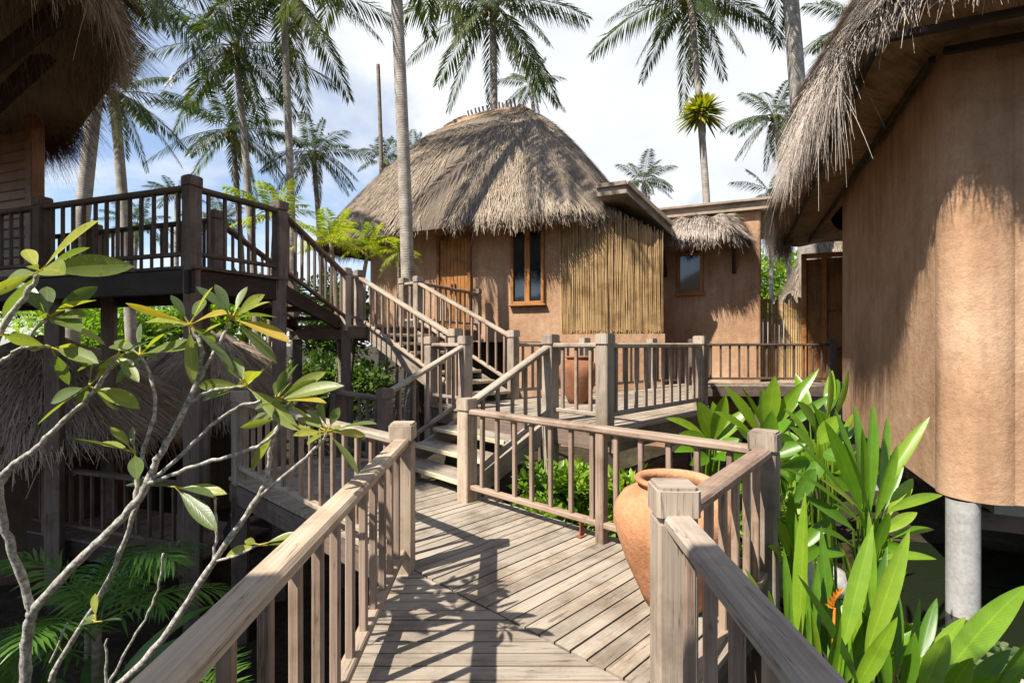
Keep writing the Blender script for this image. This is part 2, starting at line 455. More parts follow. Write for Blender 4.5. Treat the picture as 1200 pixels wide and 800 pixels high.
cc = N('ShaderNodeValToRGB'); e = cc.color_ramp.elements; e[0].position = .3; e[0].color = (7.8, 8.1, 8.6, 1); e[1].position = .7; e[1].color = (9.6, 9.8, 10.0, 1)
Lk(cn2.outputs['Fac'], cc.inputs[0])
thin = N('ShaderNodeMath'); thin.operation = 'MULTIPLY_ADD'; thin.inputs[1].default_value = .80; thin.inputs[2].default_value = .16; Lk(cr.outputs[0], thin.inputs[0])
mxc = N('ShaderNodeMix'); mxc.data_type = 'RGBA'; Lk(thin.outputs[0], mxc.inputs[0]); gn = N('ShaderNodeMix'); gn.data_type = 'RGBA'; gn.blend_type = 'MULTIPLY'; gn.inputs[0].default_value = 1; gn.inputs[7].default_value = (1.42, 1.52, 1.66, 1); Lk(sky.outputs[0], gn.inputs[6]); Lk(gn.outputs[2], mxc.inputs[6]); Lk(cc.outputs[0], mxc.inputs[7])
bg = N('ShaderNodeBackground'); bg.inputs[1].default_value = .056; Lk(mxc.outputs[2], bg.inputs[0])
ow = N('ShaderNodeOutputWorld'); Lk(bg.outputs[0], ow.inputs[0])

ld = bpy.data.lights.new('sun', 'SUN'); ld.energy = 5.0; ld.angle = math.radians(.53); ld.color = (1, .94, .84)
lo = bpy.data.objects.new('sun', ld); COL.objects.link(lo)
lo.rotation_euler = Vector(SUN).to_track_quat('Z', 'Y').to_euler(); lo.location = (-20, -12, 30)

cd = bpy.data.cameras.new('camera'); cam = bpy.data.objects.new('camera', cd); COL.objects.link(cam)
cam.location = (0, 0, EYE); cam.rotation_euler = (math.pi / 2, 0, 0)
cd.lens = 18.0; cd.sensor_width = 36; cd.shift_y = 3 / 1200; cd.clip_end = 3000; cd.clip_start = .05
scene.camera = cam
vs = scene.view_settings
vs.view_transform = 'Standard'; vs.look = 'None'; vs.gamma = 1; vs.use_curve_mapping = False; vs.exposure = 1.1
cy = scene.cycles
cy.max_bounces = 7; cy.diffuse_bounces = 4; cy.glossy_bounces = 3; cy.transmission_bounces = 4; cy.transparent_max_bounces = 6
cy.use_denoising = True; cy.sample_clamp_indirect = 8


# ------------------------------------------------------------------ ground and water
def sstep(x, a, b):
    t = np.clip((x - a) / (b - a), 0, 1); return t * t * (3 - 2 * t)


def ground_z(x, y):
    x, y = np.asarray(x, float), np.asarray(y, float)
    z = -1.75 + .95 * sstep(x, -1.5, 1.2)
    z = z + .35 * sstep(y, 9, 16)
    z = z + .05 * np.sin(x * 2.1 + y * .7) + .05 * np.sin(y * 2.7 - x * 1.3)
    pond = np.exp(-(((x - 4.3) / 1.7) ** 2 + ((y - 4.2) / 1.5) ** 2) ** 2)
    return z - .45 * pond


def axis_pts():
    a = np.concatenate([-np.geomspace(600, 16, 16), np.linspace(-15, 15, 101), np.geomspace(16, 600, 16)])
    return a


gx = axis_pts(); gy = axis_pts() + 6
X, Y = np.meshgrid(gx, gy); Z = ground_z(X, Y)
nx, ny = len(gx), len(gy)
I = (np.arange(ny - 1)[:, None] * nx + np.arange(nx - 1)[None]).reshape(-1)
g = MB().add(np.stack([X, Y, Z], -1).reshape(-1, 3), np.stack([I, I + 1, I + nx + 1, I + nx], -1), np.stack([X, Y], -1).reshape(-1, 2), .5, True)
o = g.build('ground', M['soil']); tag(o, 'dark damp garden soil below the boardwalks', 'ground', kind='structure')
th = np.linspace(0, 2 * math.pi, 40, endpoint=False)
pw = MB().prism([(4.3 + 1.95 * math.cos(a), 4.2 + 1.75 * math.sin(a)) for a in th], -1.0, -.78)
o = pw.build('water', M['water']); tag(o, 'still dark pond water around the concrete pillar', 'pond', kind='structure')


# ------------------------------------------------------------------ decks
def clip(poly, nrm, c, keep_less):
    out = []
    for i in range(len(poly)):
        a, b = poly[i], poly[(i + 1) % len(poly)]
        da, db = a @ nrm - c, b @ nrm - c
        if not keep_less: da, db = -da, -db
        if da <= 0: out.append(a)
        if da * db < 0: out.append(a + (b - a) * (da / (da - db)))
    return out


def planks(mb, poly, dr, z, pw=.1, gap=.0105, th=.032):
    poly = [np.array(p, float) for p in poly]
    d = np.array(dr, float)[:2]; d = d / np.linalg.norm(d); nrm = np.array([-d[1], d[0]])
    s = [p @ nrm for p in poly]; c = min(s) + random.uniform(-.05, 0)
    while c < max(s):
        q = clip(clip(poly, nrm, c + gap, False), nrm, c + pw, True)
        if len(q) >= 3:
            dz = random.uniform(-.0025, .0025)
            mb.prism(q, z - th, z + dz, random.random(), d)
        c += pw


def deck(name, label, polys, z, mat='deck', pw=.1, edge=True, beam_h=.2, beam_mat='post_dark', supports=(), cat='walkway', joist=True, sup_mat='post_dark'):
    c = np.mean([p for poly, _ in polys for p in poly], axis=0)
    t = thing(name, (c[0], c[1], z), label, cat, kind='structure')
    mb = MB()
    for poly, dr in polys: planks(mb, poly, dr, z, pw)
    mb.build('planks', M[mat], t)
    if edge:
        mb = MB()
        for poly, dr in polys:
            cc = np.mean(poly, axis=0)
            P = [np.array(p) + (cc - np.array(p)) / np.linalg.norm(cc - np.array(p)) * .07 for p in poly]
            for i in range(len(P)):
                a, b = P[i], P[(i + 1) % len(P)]
                dz = .0035 * i
                mb.beam((*a, z - .036 - beam_h / 2 - dz), (*b, z - .036 - beam_h / 2 - dz), .06, beam_h)
        mb.build('edge_beam', M[beam_mat], t)
    for (x, y) in supports:
        zb = float(ground_z(x, y)) - .1
        MB().beam((x, y, zb), (x, y, z - .04), .16, .16, up=(.94, .34, 0)).build('support_post', M[sup_mat], t)
    return t


A = np.array([-.725, 3.4]); B = np.array([-.43, 4.92]); Cc = np.array([.605, 1.92]); D = np.array([1.52, 3.08])
G = np.array([-1.49, 6.0]); Wp = np.array([-2.34, 6.85]); H1 = np.array([-3.01, 5.67])
I0 = np.array([-.626, 6.86]); J = np.array([.434, 5.78]); F0 = np.array([.955, 5.26]); K = np.array([2.51, 6.81]); K2 = np.array([3.85, 10.9])
I2 = np.array([-1.17, 7.4]); Mm = np.array([-.804, 7.2]); Ll = np.array([0.02, 8.1]); O = np.array([-2.72, 9.11]); N1 = np.array([-1.82, 9.92])
N0 = np.array([-2.16, 10.2]); P = np.array([-2.87, 8.83]); Q = np.array([-2.99, 6.6]); R = np.array([-3.5, 5.6]); S = np.array([-5.87, 6.4])
T = np.array([-4.08, 7.04]); U1 = np.array([1.28, 9.03]); U2 = np.array([2.76, 10.1]); KE = np.array([6.8, 10.9])
Z1, Z2, Z3 = .63, 1.83, 2.35

deck('walkway', 'sunlit grey plank walkway in the foreground with boards straight across',
     [([(-.74, -1.6), (.66, -1.6), (.70, 2.09), (-.83, 3.56)], (1, 0))], 0.0, supports=[(-.6, 1.0), (.6, .4)])
deck('walkway', 'plank walkway with diagonal boards turning left past the terracotta jar',
     [([(-.825, 3.575), (.705, 2.105), (1.64, 3.16), (-2.36, 7.06), (-3.2, 5.78)], (1, 1))], 0.0,
     supports=[(-3.0, 5.66), (1.5, 3.1), (-.45, 4.9), (-2.3, 6.8)])
deck('platform', 'raised plank platform around the brown jar in front of the clay hut',
     [([(-1.28, 7.42), (1.0, 5.14), (2.62, 6.74), (3.92, 10.9), (-.02, 8.25)], (1, 1)),
      ([(3.925, 10.78), (8.2, 10.78), (8.2, 13.2), (2.6, 13.2), (3.0, 10.4)], (0, 1))], Z1,
     supports=[(.95, 5.28), (2.45, 6.8), (.4, 5.85), (5.3, 10.95)], cat='platform')
deck('landing', 'high plank landing between the stairs before the double wooden door',
     [([(-2.85, 8.72), (-2.55, 9.05), (-1.70, 9.85), (-.75, 12.25), (-3.6, 13.5), (-4.05, 9.2)], (1, .4))], Z2,
     supports=[(-2.87, 8.85), (-1.9, 9.95), (-3.9, 9.3)], cat='landing')
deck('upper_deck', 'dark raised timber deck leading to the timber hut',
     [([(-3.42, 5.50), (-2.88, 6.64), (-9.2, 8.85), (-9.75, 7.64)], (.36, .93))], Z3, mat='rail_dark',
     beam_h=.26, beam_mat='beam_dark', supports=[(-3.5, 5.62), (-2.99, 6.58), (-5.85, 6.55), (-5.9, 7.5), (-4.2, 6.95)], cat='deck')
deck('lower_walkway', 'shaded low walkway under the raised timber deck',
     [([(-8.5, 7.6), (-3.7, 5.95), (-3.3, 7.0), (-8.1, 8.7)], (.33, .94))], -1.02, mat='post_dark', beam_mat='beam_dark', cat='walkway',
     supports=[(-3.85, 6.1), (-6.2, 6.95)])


# ------------------------------------------------------------------ railings
def post(par, p, z, ang, mat, zb=0.0, h=.98, w=.145, cap=True):
    up = (math.cos(ang), math.sin(ang), 0)
    neck = z + h - .135
    o = MB().beam((p[0], p[1], z - zb), (p[0], p[1], neck), w, w, up, .01).build('post', M[mat], par)
    if cap:
        mb = MB().beam((p[0], p[1], neck - .003), (p[0], p[1], neck + .03), w * .86, w * .86, up, .006)
        mb.beam((p[0], p[1], neck + .028), (p[0], p[1], z + h - .012), w * 1.1, w * 1.1, up, .012)
        mb.beam((p[0], p[1], z + h - .0135), (p[0], p[1], z + h), w * .98, w * .98, up, .012)
        mb.build('cap', M[mat], o)


def railing(label, spans, posts=(), mat='rail', group='weathered wooden railings', name='railing', sp=.2, hr=.855, hb=.14, dz=0.0, nob=False, pmat=None):
    """spans: (p, zp, q, zq) floor lines; posts: (p, z[, extra below])"""
    ctr = spans[0][0]
    t = thing(name, (ctr[0], ctr[1], spans[0][1]), label, 'railing', group)
    dirs = {}; bmat = {'rail': 'rail_red', 'rail_pale': 'rail_red'}.get(mat, mat)
    for (p, zp, q, zq) in spans:
        p, q = np.array(p, float), np.array(q, float)
        d = unit(q - p); L = np.linalg.norm(q - p); slope = (zq - zp) / L
        a, b = p + d * .05, q - d * .05
        za, zb_ = zp + slope * .05, zq - slope * .05
        MB().beam((*a, za + hr), (*b, zb_ + hr), .104, .055, ch=.014).build('top_rail', M[mat], t)
        MB().beam((*a, za + hb), (*b, zb_ + hb), .065, .045, ch=.008).build('bottom_rail', M[mat], t)
        n = max(2, int(round(L / sp)))
        for i in range(1, n):
            c = p + d * (L * i / n + random.uniform(-.006, .006)); z = zp + slope * L * i / n
            j = random.uniform(-.003, .003)
            MB().beam((c[0] + j, c[1], z + hb + .012), (c[0], c[1] + j, z + hr - .02), .036, .036, (*d, 0), .005).build('baluster', M[bmat], t)
        dirs[tuple(np.round(p, 3))] = d; dirs.setdefault(tuple(np.round(q, 3)), d)
    for e in posts:
        p, z = e[0], e[1]; zb = e[2] if len(e) > 2 else 0.02
        d = dirs.get(tuple(np.round(p, 3)), np.array([1, 0]))
        post(t, p, z, math.atan2(d[1], d[0]), pmat or mat, zb)
    return t


UD = UDIR[:2]; VD = VDIR[:2]
railing('foreground railing along the left edge of the near walkway', [((-.60, -1.4), 0, A, 0)], [(A, 0, .3)], mat='rail_pale')
railing('railing from the near left post back to the shaded left corner', [(A, 0, H1, 0)], [(H1, 0, 1.5)])
railing('foreground railing along the right edge with a broad cap post', [((.50, -1.4), 0, Cc, 0)], [(Cc, 0, .3)], mat='rail')
railing('short railing beside the terracotta jar and the green leaves', [(Cc, 0, D, 0)], [(D, 0, .4)], mat='rail_red', pmat='rail')
Em = D + (B - D) * .432
r = railing('front railing behind the terracotta jar with a reddish top rail', [(D, 0, B, 0)], [(B, 0, .3)], mat='rail_red', pmat='rail_pale')
MB().beam((*Em, -.05), (*Em, .826), .075, .075, (*UD, 0)).build('post', M['rail_red'], r)
e_ = D + (B - D) * .50
mb = MB().beam((*e_, 0.0), (*e_, .12), .05, .012, (*UD, 0), .002); mb.beam((*(e_ - UD * .0 - VD * .05), .006), (*(e_ + VD * .02), .006), .05, .008, ch=.002); mb.build('bracket', M['rust'], r)
railing('railing between the low stair foot and the shaded end post', [(G, 0, Wp, 0)], [(G, 0, .3), (Wp, 0, .3)], mat='post_dark')
railing('left handrail of the short lower stair', [(G, 0.05, I0, Z1)], [(I0, Z1, .4)])
railing('right handrail of the short lower stair', [(B, 0.05, J, Z1)], [(J, Z1, .7)])
railing('tiny railing beside the head of the lower stair', [(I2, Z1, I0, Z1)], [(I2, Z1, .6)])
railing('short platform railing in front of the brown jar', [(J, Z1, F0, Z1)], [])
railing('platform railing running back beside the bright green leaves', [(F0, Z1, K, Z1)], [(F0, Z1, .12), (K, Z1, .3)])
railing('railing of the walkway to the clay hut side door', [(K, Z1, K2, Z1), (K2, Z1, KE, Z1)], [(K2, Z1, .3), (KE, Z1, .1)], mat='rail_dark', pmat='post_dark')
railing('railing along the back of the platform behind the brown jar', [(Ll, Z1, U1, Z1), (U1, Z1, U2, Z1), (U2, Z1, (3.5, 10.64), Z1)], [(U1, Z1), (U2, Z1)], mat='rail')
ZL = Z1 + .11
railing('left handrail of the long upper stair', [(Mm, ZL, O, Z2)], [(Mm, ZL, .1), (O, Z2, .1)], mat='rail_pale', pmat='rail')
railing('right handrail of the long upper stair', [(Ll, ZL, N1, Z2)], [(Ll, ZL, .1), (N1, Z2, .1)], mat='rail_pale', pmat='rail')
railing('tiny railing linking the two posts at the landing corner', [(P, Z2, O, Z2)], [(P, Z2, .1)])
railing('tiny railing in front of the tall palm trunk', [(N0, Z2, N1, Z2)], [(N0, Z2, .1)])
railing('red brown railing beside the double wooden door', [(N1, Z2, (-.82, 12.2), Z2)], [((-.82, 12.2), Z2, .1)], mat='rail_red')
railing('sloping railing from the raised timber deck down to the landing', [(Q, Z3, P, Z2)], [], mat='post_dark')
railing('sloping railing on the far side of the steps from the raised deck', [(T, Z3, (-3.95, 9.2), Z2)], [((-3.95, 9.2), Z2, .1)], mat='post_dark')
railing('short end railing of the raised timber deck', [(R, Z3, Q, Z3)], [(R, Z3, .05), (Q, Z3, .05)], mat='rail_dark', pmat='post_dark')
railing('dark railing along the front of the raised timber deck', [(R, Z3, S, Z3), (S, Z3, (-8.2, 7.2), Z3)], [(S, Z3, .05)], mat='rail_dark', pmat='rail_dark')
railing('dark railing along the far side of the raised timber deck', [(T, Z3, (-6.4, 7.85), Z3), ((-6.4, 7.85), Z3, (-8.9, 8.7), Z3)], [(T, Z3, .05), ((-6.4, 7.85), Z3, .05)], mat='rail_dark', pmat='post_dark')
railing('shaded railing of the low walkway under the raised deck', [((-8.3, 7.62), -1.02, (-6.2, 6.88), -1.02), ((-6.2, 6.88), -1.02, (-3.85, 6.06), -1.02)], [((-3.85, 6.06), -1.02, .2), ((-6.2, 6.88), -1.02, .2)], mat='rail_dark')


# ------------------------------------------------------------------ stairs
def stair(label, p0, p1, z0, z1, run, n, mat='deck', smat='rail', nose=True):
    """p0-p1: foot line; run: horizontal vector of the flight; n risers"""
    p0, p1, run = (np.array(v, float) for v in (p0, p1, run))
    t = thing('staircase', (*((p0 + p1) / 2), z0), label, 'stairs', 'open wooden staircases')
    d = unit(run); L = np.linalg.norm(run); going = L / n; rise = (z1 - z0) / n
    across = unit(p1 - p0)
    for k in range(1, n):
        z = z0 + rise * k
        a = p0 + d * (going * (k - 1) - .01 + .17); b = p1 + d * (going * (k - 1) - .01 + .17)
        o = MB().beam((*(a + across * .03), z - .025), (*(b - across * .03), z - .025), going + .02, .045).build('tread', M[mat], t)
        if nose:
            off = d * (-.17 + .0 - (going + .02 - .34) / 2 - .013)
            MB().beam((*(a + across * .05 + off), z - .0245), (*(b - across * .05 + off), z - .0245), .022, .048, ch=.006).build('nosing', M['nosing'], o)
    for q, s in ((p0, 1), (p1, -1)):
        q = q + across * s * .02
        MB().beam((*(q + d * .02), z0 + .02), (*(q + run - d * .02), z1 - rise + .02), .05, .22).build('stringer', M[smat], t)
    return t


stair('short lower stair of wide treads rising from the walkway to the platform', B - UD * .07 + VD * .03, G + UD * .07 + VD * .03, 0, Z1, VD * 1.19, 4)
stair('long upper stair rising left from the platform to the landing', Mm + VD * .08, Ll - VD * .08, Z1, Z2, -UD * 2.66, 8)
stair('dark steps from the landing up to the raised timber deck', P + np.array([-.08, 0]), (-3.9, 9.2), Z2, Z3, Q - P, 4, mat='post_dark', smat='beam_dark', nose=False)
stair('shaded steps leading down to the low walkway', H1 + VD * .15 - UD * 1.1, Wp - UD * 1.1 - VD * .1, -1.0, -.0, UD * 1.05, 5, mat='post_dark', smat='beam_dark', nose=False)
railing('shaded sloping railing down to the low walkway', [(Wp, 0, Wp - UD * 1.15, -1.0)], [], mat='rail_dark')


# ------------------------------------------------------------------ jars
JAR = [(0.0, .0), (.12, 0), (.15, .012), (.185, .10), (.245, .25), (.29, .40), (.305, .49), (.296, .56), (.258, .625), (.205, .66), (.168, .672), (.166, .69),
       (.192, .70), (.198, .715), (.185, .727), (.158, .72), (.15, .69), (.18, .64), (.25, .55), (.2, .2), (0, .05)]
for (x, y, z, k, mat, lab) in ((.94, 2.97, 0.002, 1.0, 'terra', 'large orange terracotta jar standing on the diagonal boards'),
                               (.97, 7.55, Z1 + .002, .95, 'terra_dark', 'brown clay jar on the raised platform behind the balusters')):
    o = MB().lathe([(r * k * (1.14 if z < .1 else 1), h * k) for r, h in JAR], (0, 0, 0), 48, .5, .006).build('clay_jar', M[mat])
    o.location = (x, y, z); tag(o, lab, 'jar', 'big clay jars')


# ------------------------------------------------------------------ thatched roofs
class Frame:
    def __init__(s, ox, oy, deg):
        a = math.radians(deg); s.o = np.array([ox, oy]); s.w = np.array([math.cos(a), math.sin(a)]); s.n = np.array([-math.sin(a), math.cos(a)])

    def p(s, a, b): return s.o + s.w * a + s.n * b

    def p3(s, a, b, z): return np.array([*s.p(a, b), z])


def superell(t, hx, hy, ex):
    c, s_ = np.cos(t), np.sin(t)
    return np.sign(c) * np.abs(c) ** (2 / ex) * hx, np.sign(s_) * np.abs(s_) ** (2 / ex) * hy


class Roof:
    """a hipped thatch dome over a rounded plan; s = 0 at the eave, 1 at the ridge"""
    def __init__(s, fr, ca, cb, hx, hy, ze, zr, ridge=(0, 0), rl=.7, ex=4, bulge=.16, dze=None):
        s.fr, s.ca, s.cb, s.hx, s.hy, s.ze, s.zr, s.ex, s.bulge = fr, ca, cb, hx, hy, ze, zr, ex, bulge
        s.ra, s.rb, s.rl = ridge[0], ridge[1], rl
        s.dze = dze

    def pt(s, t, v):
        t, v = np.asarray(t, float), np.asarray(v, float)
        x, y = superell(t, s.hx, s.hy, s.ex)
        ra = s.ra + np.clip(x / s.hx * 1.6, -1, 1) * s.rl; rb = s.rb + y / s.hy * .12
        a = (s.ca + x) * (1 - v) + ra * v; b = (s.cb + y) * (1 - v) + rb * v
        z = s.ze + (s.zr - s.ze) * (v + s.bulge * np.sin(np.pi * np.clip(v, 0, 1)))
        if s.dze is not None:
            z = z + s.dze(t) * (1 - v)
        z = z + .05 * np.sin(5 * t + 7 * v) * (1 - v) + .03 * np.sin(11 * t)
        XY = s.fr.o + np.multiply.outer(a, s.fr.w) + np.multiply.outer(b, s.fr.n)
        return np.concatenate([XY, z[..., None]], -1)

    def frame(s, t, v):
        e = 1e-3
        p = s.pt(t, v); dv = unit(s.pt(t, v + e) - p); dt = unit(s.pt(t + e, v) - p)
        nr = unit(np.cross(dt, dv)); return p, dv, dt, nr

    def core(s, mb, nt=120, ns=16, drop=.16, t0=0, t1=2 * math.pi):
        tt = np.linspace(t0, t1, nt + 1); vv = np.linspace(0, 1, ns + 1)
        Tt, Vv = np.meshgrid(tt, vv, indexing='ij')
        Pp = s.pt(Tt, Vv); Pp = np.concatenate([Pp[:, :1] - [0, 0, drop], Pp], 1)
        m = ns + 2
        F = [[i * m + j, (i + 1) * m + j, (i + 1) * m + j + 1, i * m + j + 1] for i in range(nt) for j in range(m - 1)]
        mb.add(Pp.reshape(-1, 3), F, None, .35, True)

    def straw(s, mb, n, t0=0, t1=2 * math.pi, L=(.3, .6), W=(.012, .022), v0=0.0, v1=1.0, lift=.10, jit=.16):
        t = RNG.uniform(t0, t1, n); v = v0 + (v1 - v0) * (1 - np.sqrt(1 - RNG.random(n) * .96))
        p, dv, dt, nr = s.frame(t, v)
        dr = -dv + nr * RNG.normal(lift, .05, n)[:, None] + dt * RNG.normal(0, jit, n)[:, None]
        row = .5 + .25 * np.sin(v * 60 + 2 * np.sin(t * 6))
        mb.strips(p + nr * .015, dr, nr, RNG.uniform(*L, n), RNG.uniform(*W, n), RNG.uniform(0, .12, n), 2, np.clip(RNG.normal(.5, .2, n) * .75 + row * .25, 0, 1))

    def fringe(s, mb, n, t0=0, t1=2 * math.pi, L=(.25, .6), W=(.012, .025), bend=(.3, .9), segs=3, depth=.2, out=.5):
        t = RNG.uniform(t0, t1, n); v = RNG.uniform(0, .045, n)
        p, dv, dt, nr = s.frame(t, v)
        k = RNG.random(n)
        p = p - np.array([0, 0, 1]) * (k * depth)[:, None] + nr * (.02 * (1 - k))[:, None]
        outv = unit(-dv * np.array([1, 1, 0]))
        # clumps: tufts of different length
        tuft = .72 + .28 * np.sin(t * 61 + 3 * np.sin(t * 17)) + .22 * np.sin(t * 149)
        dr = outv * (RNG.normal(out, .22, n))[:, None] + np.array([0, 0, -1]) * RNG.uniform(.35, 1.0, n)[:, None] + dt * RNG.normal(0, .3, n)[:, None]
        ll = RNG.uniform(*L, n) * tuft * np.where(RNG.random(n) < .05, 1.5, 1)
        mb.strips(p, dr, outv, ll, RNG.uniform(*W, n), RNG.uniform(*bend, n), segs, np.clip(RNG.normal(.6, .25, n), 0, 1))

    def soffit(s, mb, nt=100, inset=1.0, rise=.1, t0=0, t1=2 * math.pi, drop=.17):
        tt = np.linspace(t0, t1, nt + 1)
        outer = s.pt(tt, np.zeros_like(tt)) - [0, 0, drop]
        c = s.fr.p3(s.ca, s.cb, 0)
        d = (c - outer) * [1, 1, 0]
        k = inset / np.abs(np.linalg.norm(d, axis=1))
        inner = outer + d * np.clip(k * 1.3, 0, .9)[:, None] + [0, 0, rise]
        V = np.stack([outer, inner], 1).reshape(-1, 3)
        l = np.concatenate([[0], np.cumsum(np.linalg.norm(np.diff(outer, axis=0), axis=1))])
        UV = np.stack([np.stack([np.zeros_like(l), l], -1), np.stack([np.full_like(l, inset), l], -1)], 1).reshape(-1, 2)
        mb.add(V, [[2 * i, 2 * i + 1, 2 * i + 3, 2 * i + 2] for i in range(nt)], UV, .5, False)


def rounded(poly, r, n=8):
    out = []; m = len(poly)
    for i in range(m):
        a, b, c = (np.array(poly[(i + k) % m], float) for k in (-1, 0, 1))
        rr = r[i] if isinstance(r, (list, tuple)) else r
        if rr <= 0: out.append(tuple(b)); continue
        d1, d2 = unit(a - b), unit(c - b); p, q = b + d1 * rr, b + d2 * rr
        for k in range(n + 1):
            s_ = k / n
            out.append(tuple(p * (1 - s_) ** 2 + b * 2 * s_ * (1 - s_) + q * s_ ** 2))
    return out


HF = Frame(.36, 12.0, -24)      # frame of the clay hut: origin under its tall window
hut = thing('thatched_hut', HF.p3(-1.5, 2, 0), 'round roofed clay hut with tall window, bamboo screen and thatch like a dome', 'hut')
wall_poly = rounded([HF.p(-4.75, 0), HF.p(.9, 0), HF.p(.9, 5.6), HF.p(-4.75, 5.6)], [.35, .0, .3, .3])
MB().prism(wall_poly, 1.55, 4.62).build('wall', M['clay'], hut)
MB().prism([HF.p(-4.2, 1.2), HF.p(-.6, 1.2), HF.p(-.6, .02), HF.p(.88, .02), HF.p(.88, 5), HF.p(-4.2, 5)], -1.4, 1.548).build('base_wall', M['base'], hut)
MB().prism([HF.p(-.62, .012), HF.p(.86, .012), HF.p(.86, .4), HF.p(-.62, .4)], -1.4, 1.547).build('front_footing', M['clay'], hut)
bayc = HF.p(1.95, -.06); baye = np.array([3.20, 10.98]); w2a = np.array([3.65, 12.5]); w2b = np.array([5.65, 11.61])
bay = [tuple(HF.p(.85, -.03)), tuple(bayc + HF.n * .03), tuple(baye + (-.03, .04)), tuple(baye + (.3, 1.8)), tuple(HF.p(.85, 4))]
MB().prism(bay, -1.2, 3.9).build('bay_wall', M['clay_dark'], hut)
MB().prism([tuple(HF.p(.85, -.028)), tuple(HF.p(1.7, -.028)), tuple(HF.p(1.7, 2)), tuple(HF.p(.85, 2))], 3.902, 4.44).build('upper_wall', M['clay_dark'], hut)
pl = [tuple(HF.p(.87, -.13)), tuple(bayc + (-.03, -.09)), tuple(baye + (.05, -.10)), tuple(baye + (.2, 1.6)), tuple(HF.p(.87, 2))]
MB().prism(pl, -1.2, 1.72).build('plinth', M['clay'], hut)
mb = MB()
for (a, b, t0, t1) in ((HF.p(.86, -.06), HF.p(1.94, -.06), 4.46, 4.46), (bayc + (.015, -.02), baye + (0, -.015), 4.44, 3.92), (baye + (.01, .0), baye + (.2, 1.4), 3.9, 3.9)):
    L = np.linalg.norm(b - a); n = int(L / .016); nr = np.array([(b - a)[1], -(b - a)[0]]) / L
    for layer in range(2):
        for i in range(n):
            f = (i + .5 * layer + random.uniform(-.3, .3)) / n
            c = a + (b - a) * f + nr * (.0 + .022 * layer + random.uniform(0, .014)); top = t0 + (t1 - t0) * f + random.uniform(-.12, .03)
            c2 = c + (b - a) / L * random.uniform(-.06, .06)
            mb.tube([(*c, 1.76 + random.uniform(-.07, .05)), (*((c + c2) / 2), 3.1), (*c2, top)], random.uniform(.004, .009), 4, random.random() ** 1.3, False)
mb.build('bamboo_screen', M['bamboo'], hut)
# flat roof over the bay
fc = np.array([2.34, 10.47])
tp = [(*(fc - HF.w * .62), 4.79), (*fc, 4.79), (3.42, 11.0, 4.06), (4.1, 12.6, 4.06), (*(fc - HF.w * .62 + HF.n * 2.2), 4.79)]
tp = [np.array(q) for q in tp]; bt = [q - [0, 0, .20] for q in tp]
V = tp + bt; F = [[0, 1, 4], [1, 2, 3], [1, 3, 4], [9, 6, 5], [8, 7, 6], [9, 8, 6]] + [[k, k + 5, (k + 1) % 5 + 5, (k + 1) % 5] for k in range(5)]
mb = MB()
for f in F:
    P_ = np.array([V[k] for k in f]); e1 = unit(P_[1] - P_[0]) if len(f) == 3 else unit(P_[3] - P_[0]); n_ = unit(np.cross(P_[1] - P_[0], P_[2] - P_[0])); e2 = np.cross(n_, e1)
    mb.add(P_, [list(range(len(f)))], np.stack([P_ @ e1, P_ @ e2], -1), .5)
fl = mb.build('lean_to_roof', M['fascia'], hut)
mb = MB(); up_ = np.array([0, 0, 1.0])
for (q, r_) in ((0, 1), (1, 2)):
    o_ = unit(np.cross(tp[r_] - tp[q], up_)) * .03
    mb.beam(tp[q] + o_ + [0, 0, .0], tp[r_] + o_ + [0, 0, .0], .06, .09)
mb.build('fascia_board', M['fascia'], fl)
# main thatch
mr = Roof(HF, -2.2, 2.45, 4.45, 3.22, 4.46, 8.25, ridge=(-2.0, 2.3), rl=.85, ex=4.4, bulge=.105)
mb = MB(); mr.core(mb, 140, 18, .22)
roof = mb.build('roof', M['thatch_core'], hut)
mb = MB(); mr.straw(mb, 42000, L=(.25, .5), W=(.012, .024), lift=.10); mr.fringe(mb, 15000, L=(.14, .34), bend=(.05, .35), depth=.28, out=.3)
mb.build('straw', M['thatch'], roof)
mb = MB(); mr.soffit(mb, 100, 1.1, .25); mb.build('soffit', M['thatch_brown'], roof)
# ridge cap of orange thatch with pegs
t_ = np.linspace(0, 2 * math.pi, 60); mb = MB()
n = 5200; tt = RNG.uniform(1.12 * math.pi, 1.88 * math.pi, n); vv = RNG.uniform(.90, .995, n)
p, dv, dt, nr = mr.frame(tt, np.minimum(vv, .985))
mb.strips(p + nr * .012, -dv + nr * .035 + dt * RNG.normal(0, .08, n)[:, None], nr, RNG.uniform(.15, .4, n), RNG.uniform(.015, .03, n), .05, 2)
rp0, rp1 = HF.p3(-2.75, 2.2, 8.13), HF.p3(-1.2, 2.2, 8.17)
mb.beam(rp0 - [0, 0, .05], rp1 - [0, 0, .05], .2, .12, ch=.05)
mb.build('ridge_cap', M['thatch_orange'], roof)
for i in range(13):
    q = rp0 + (rp1 - rp0) * (i + .3) / 12.6
    MB().beam(q + np.array([-HF.n[0] * .03, -HF.n[1] * .03, -.06]), q + np.array([-.05 - random.uniform(0, .04), -.03, .25 + random.uniform(-.03, .03)]), .05, .05).build('ridge_peg', M['post_dark'], roof)


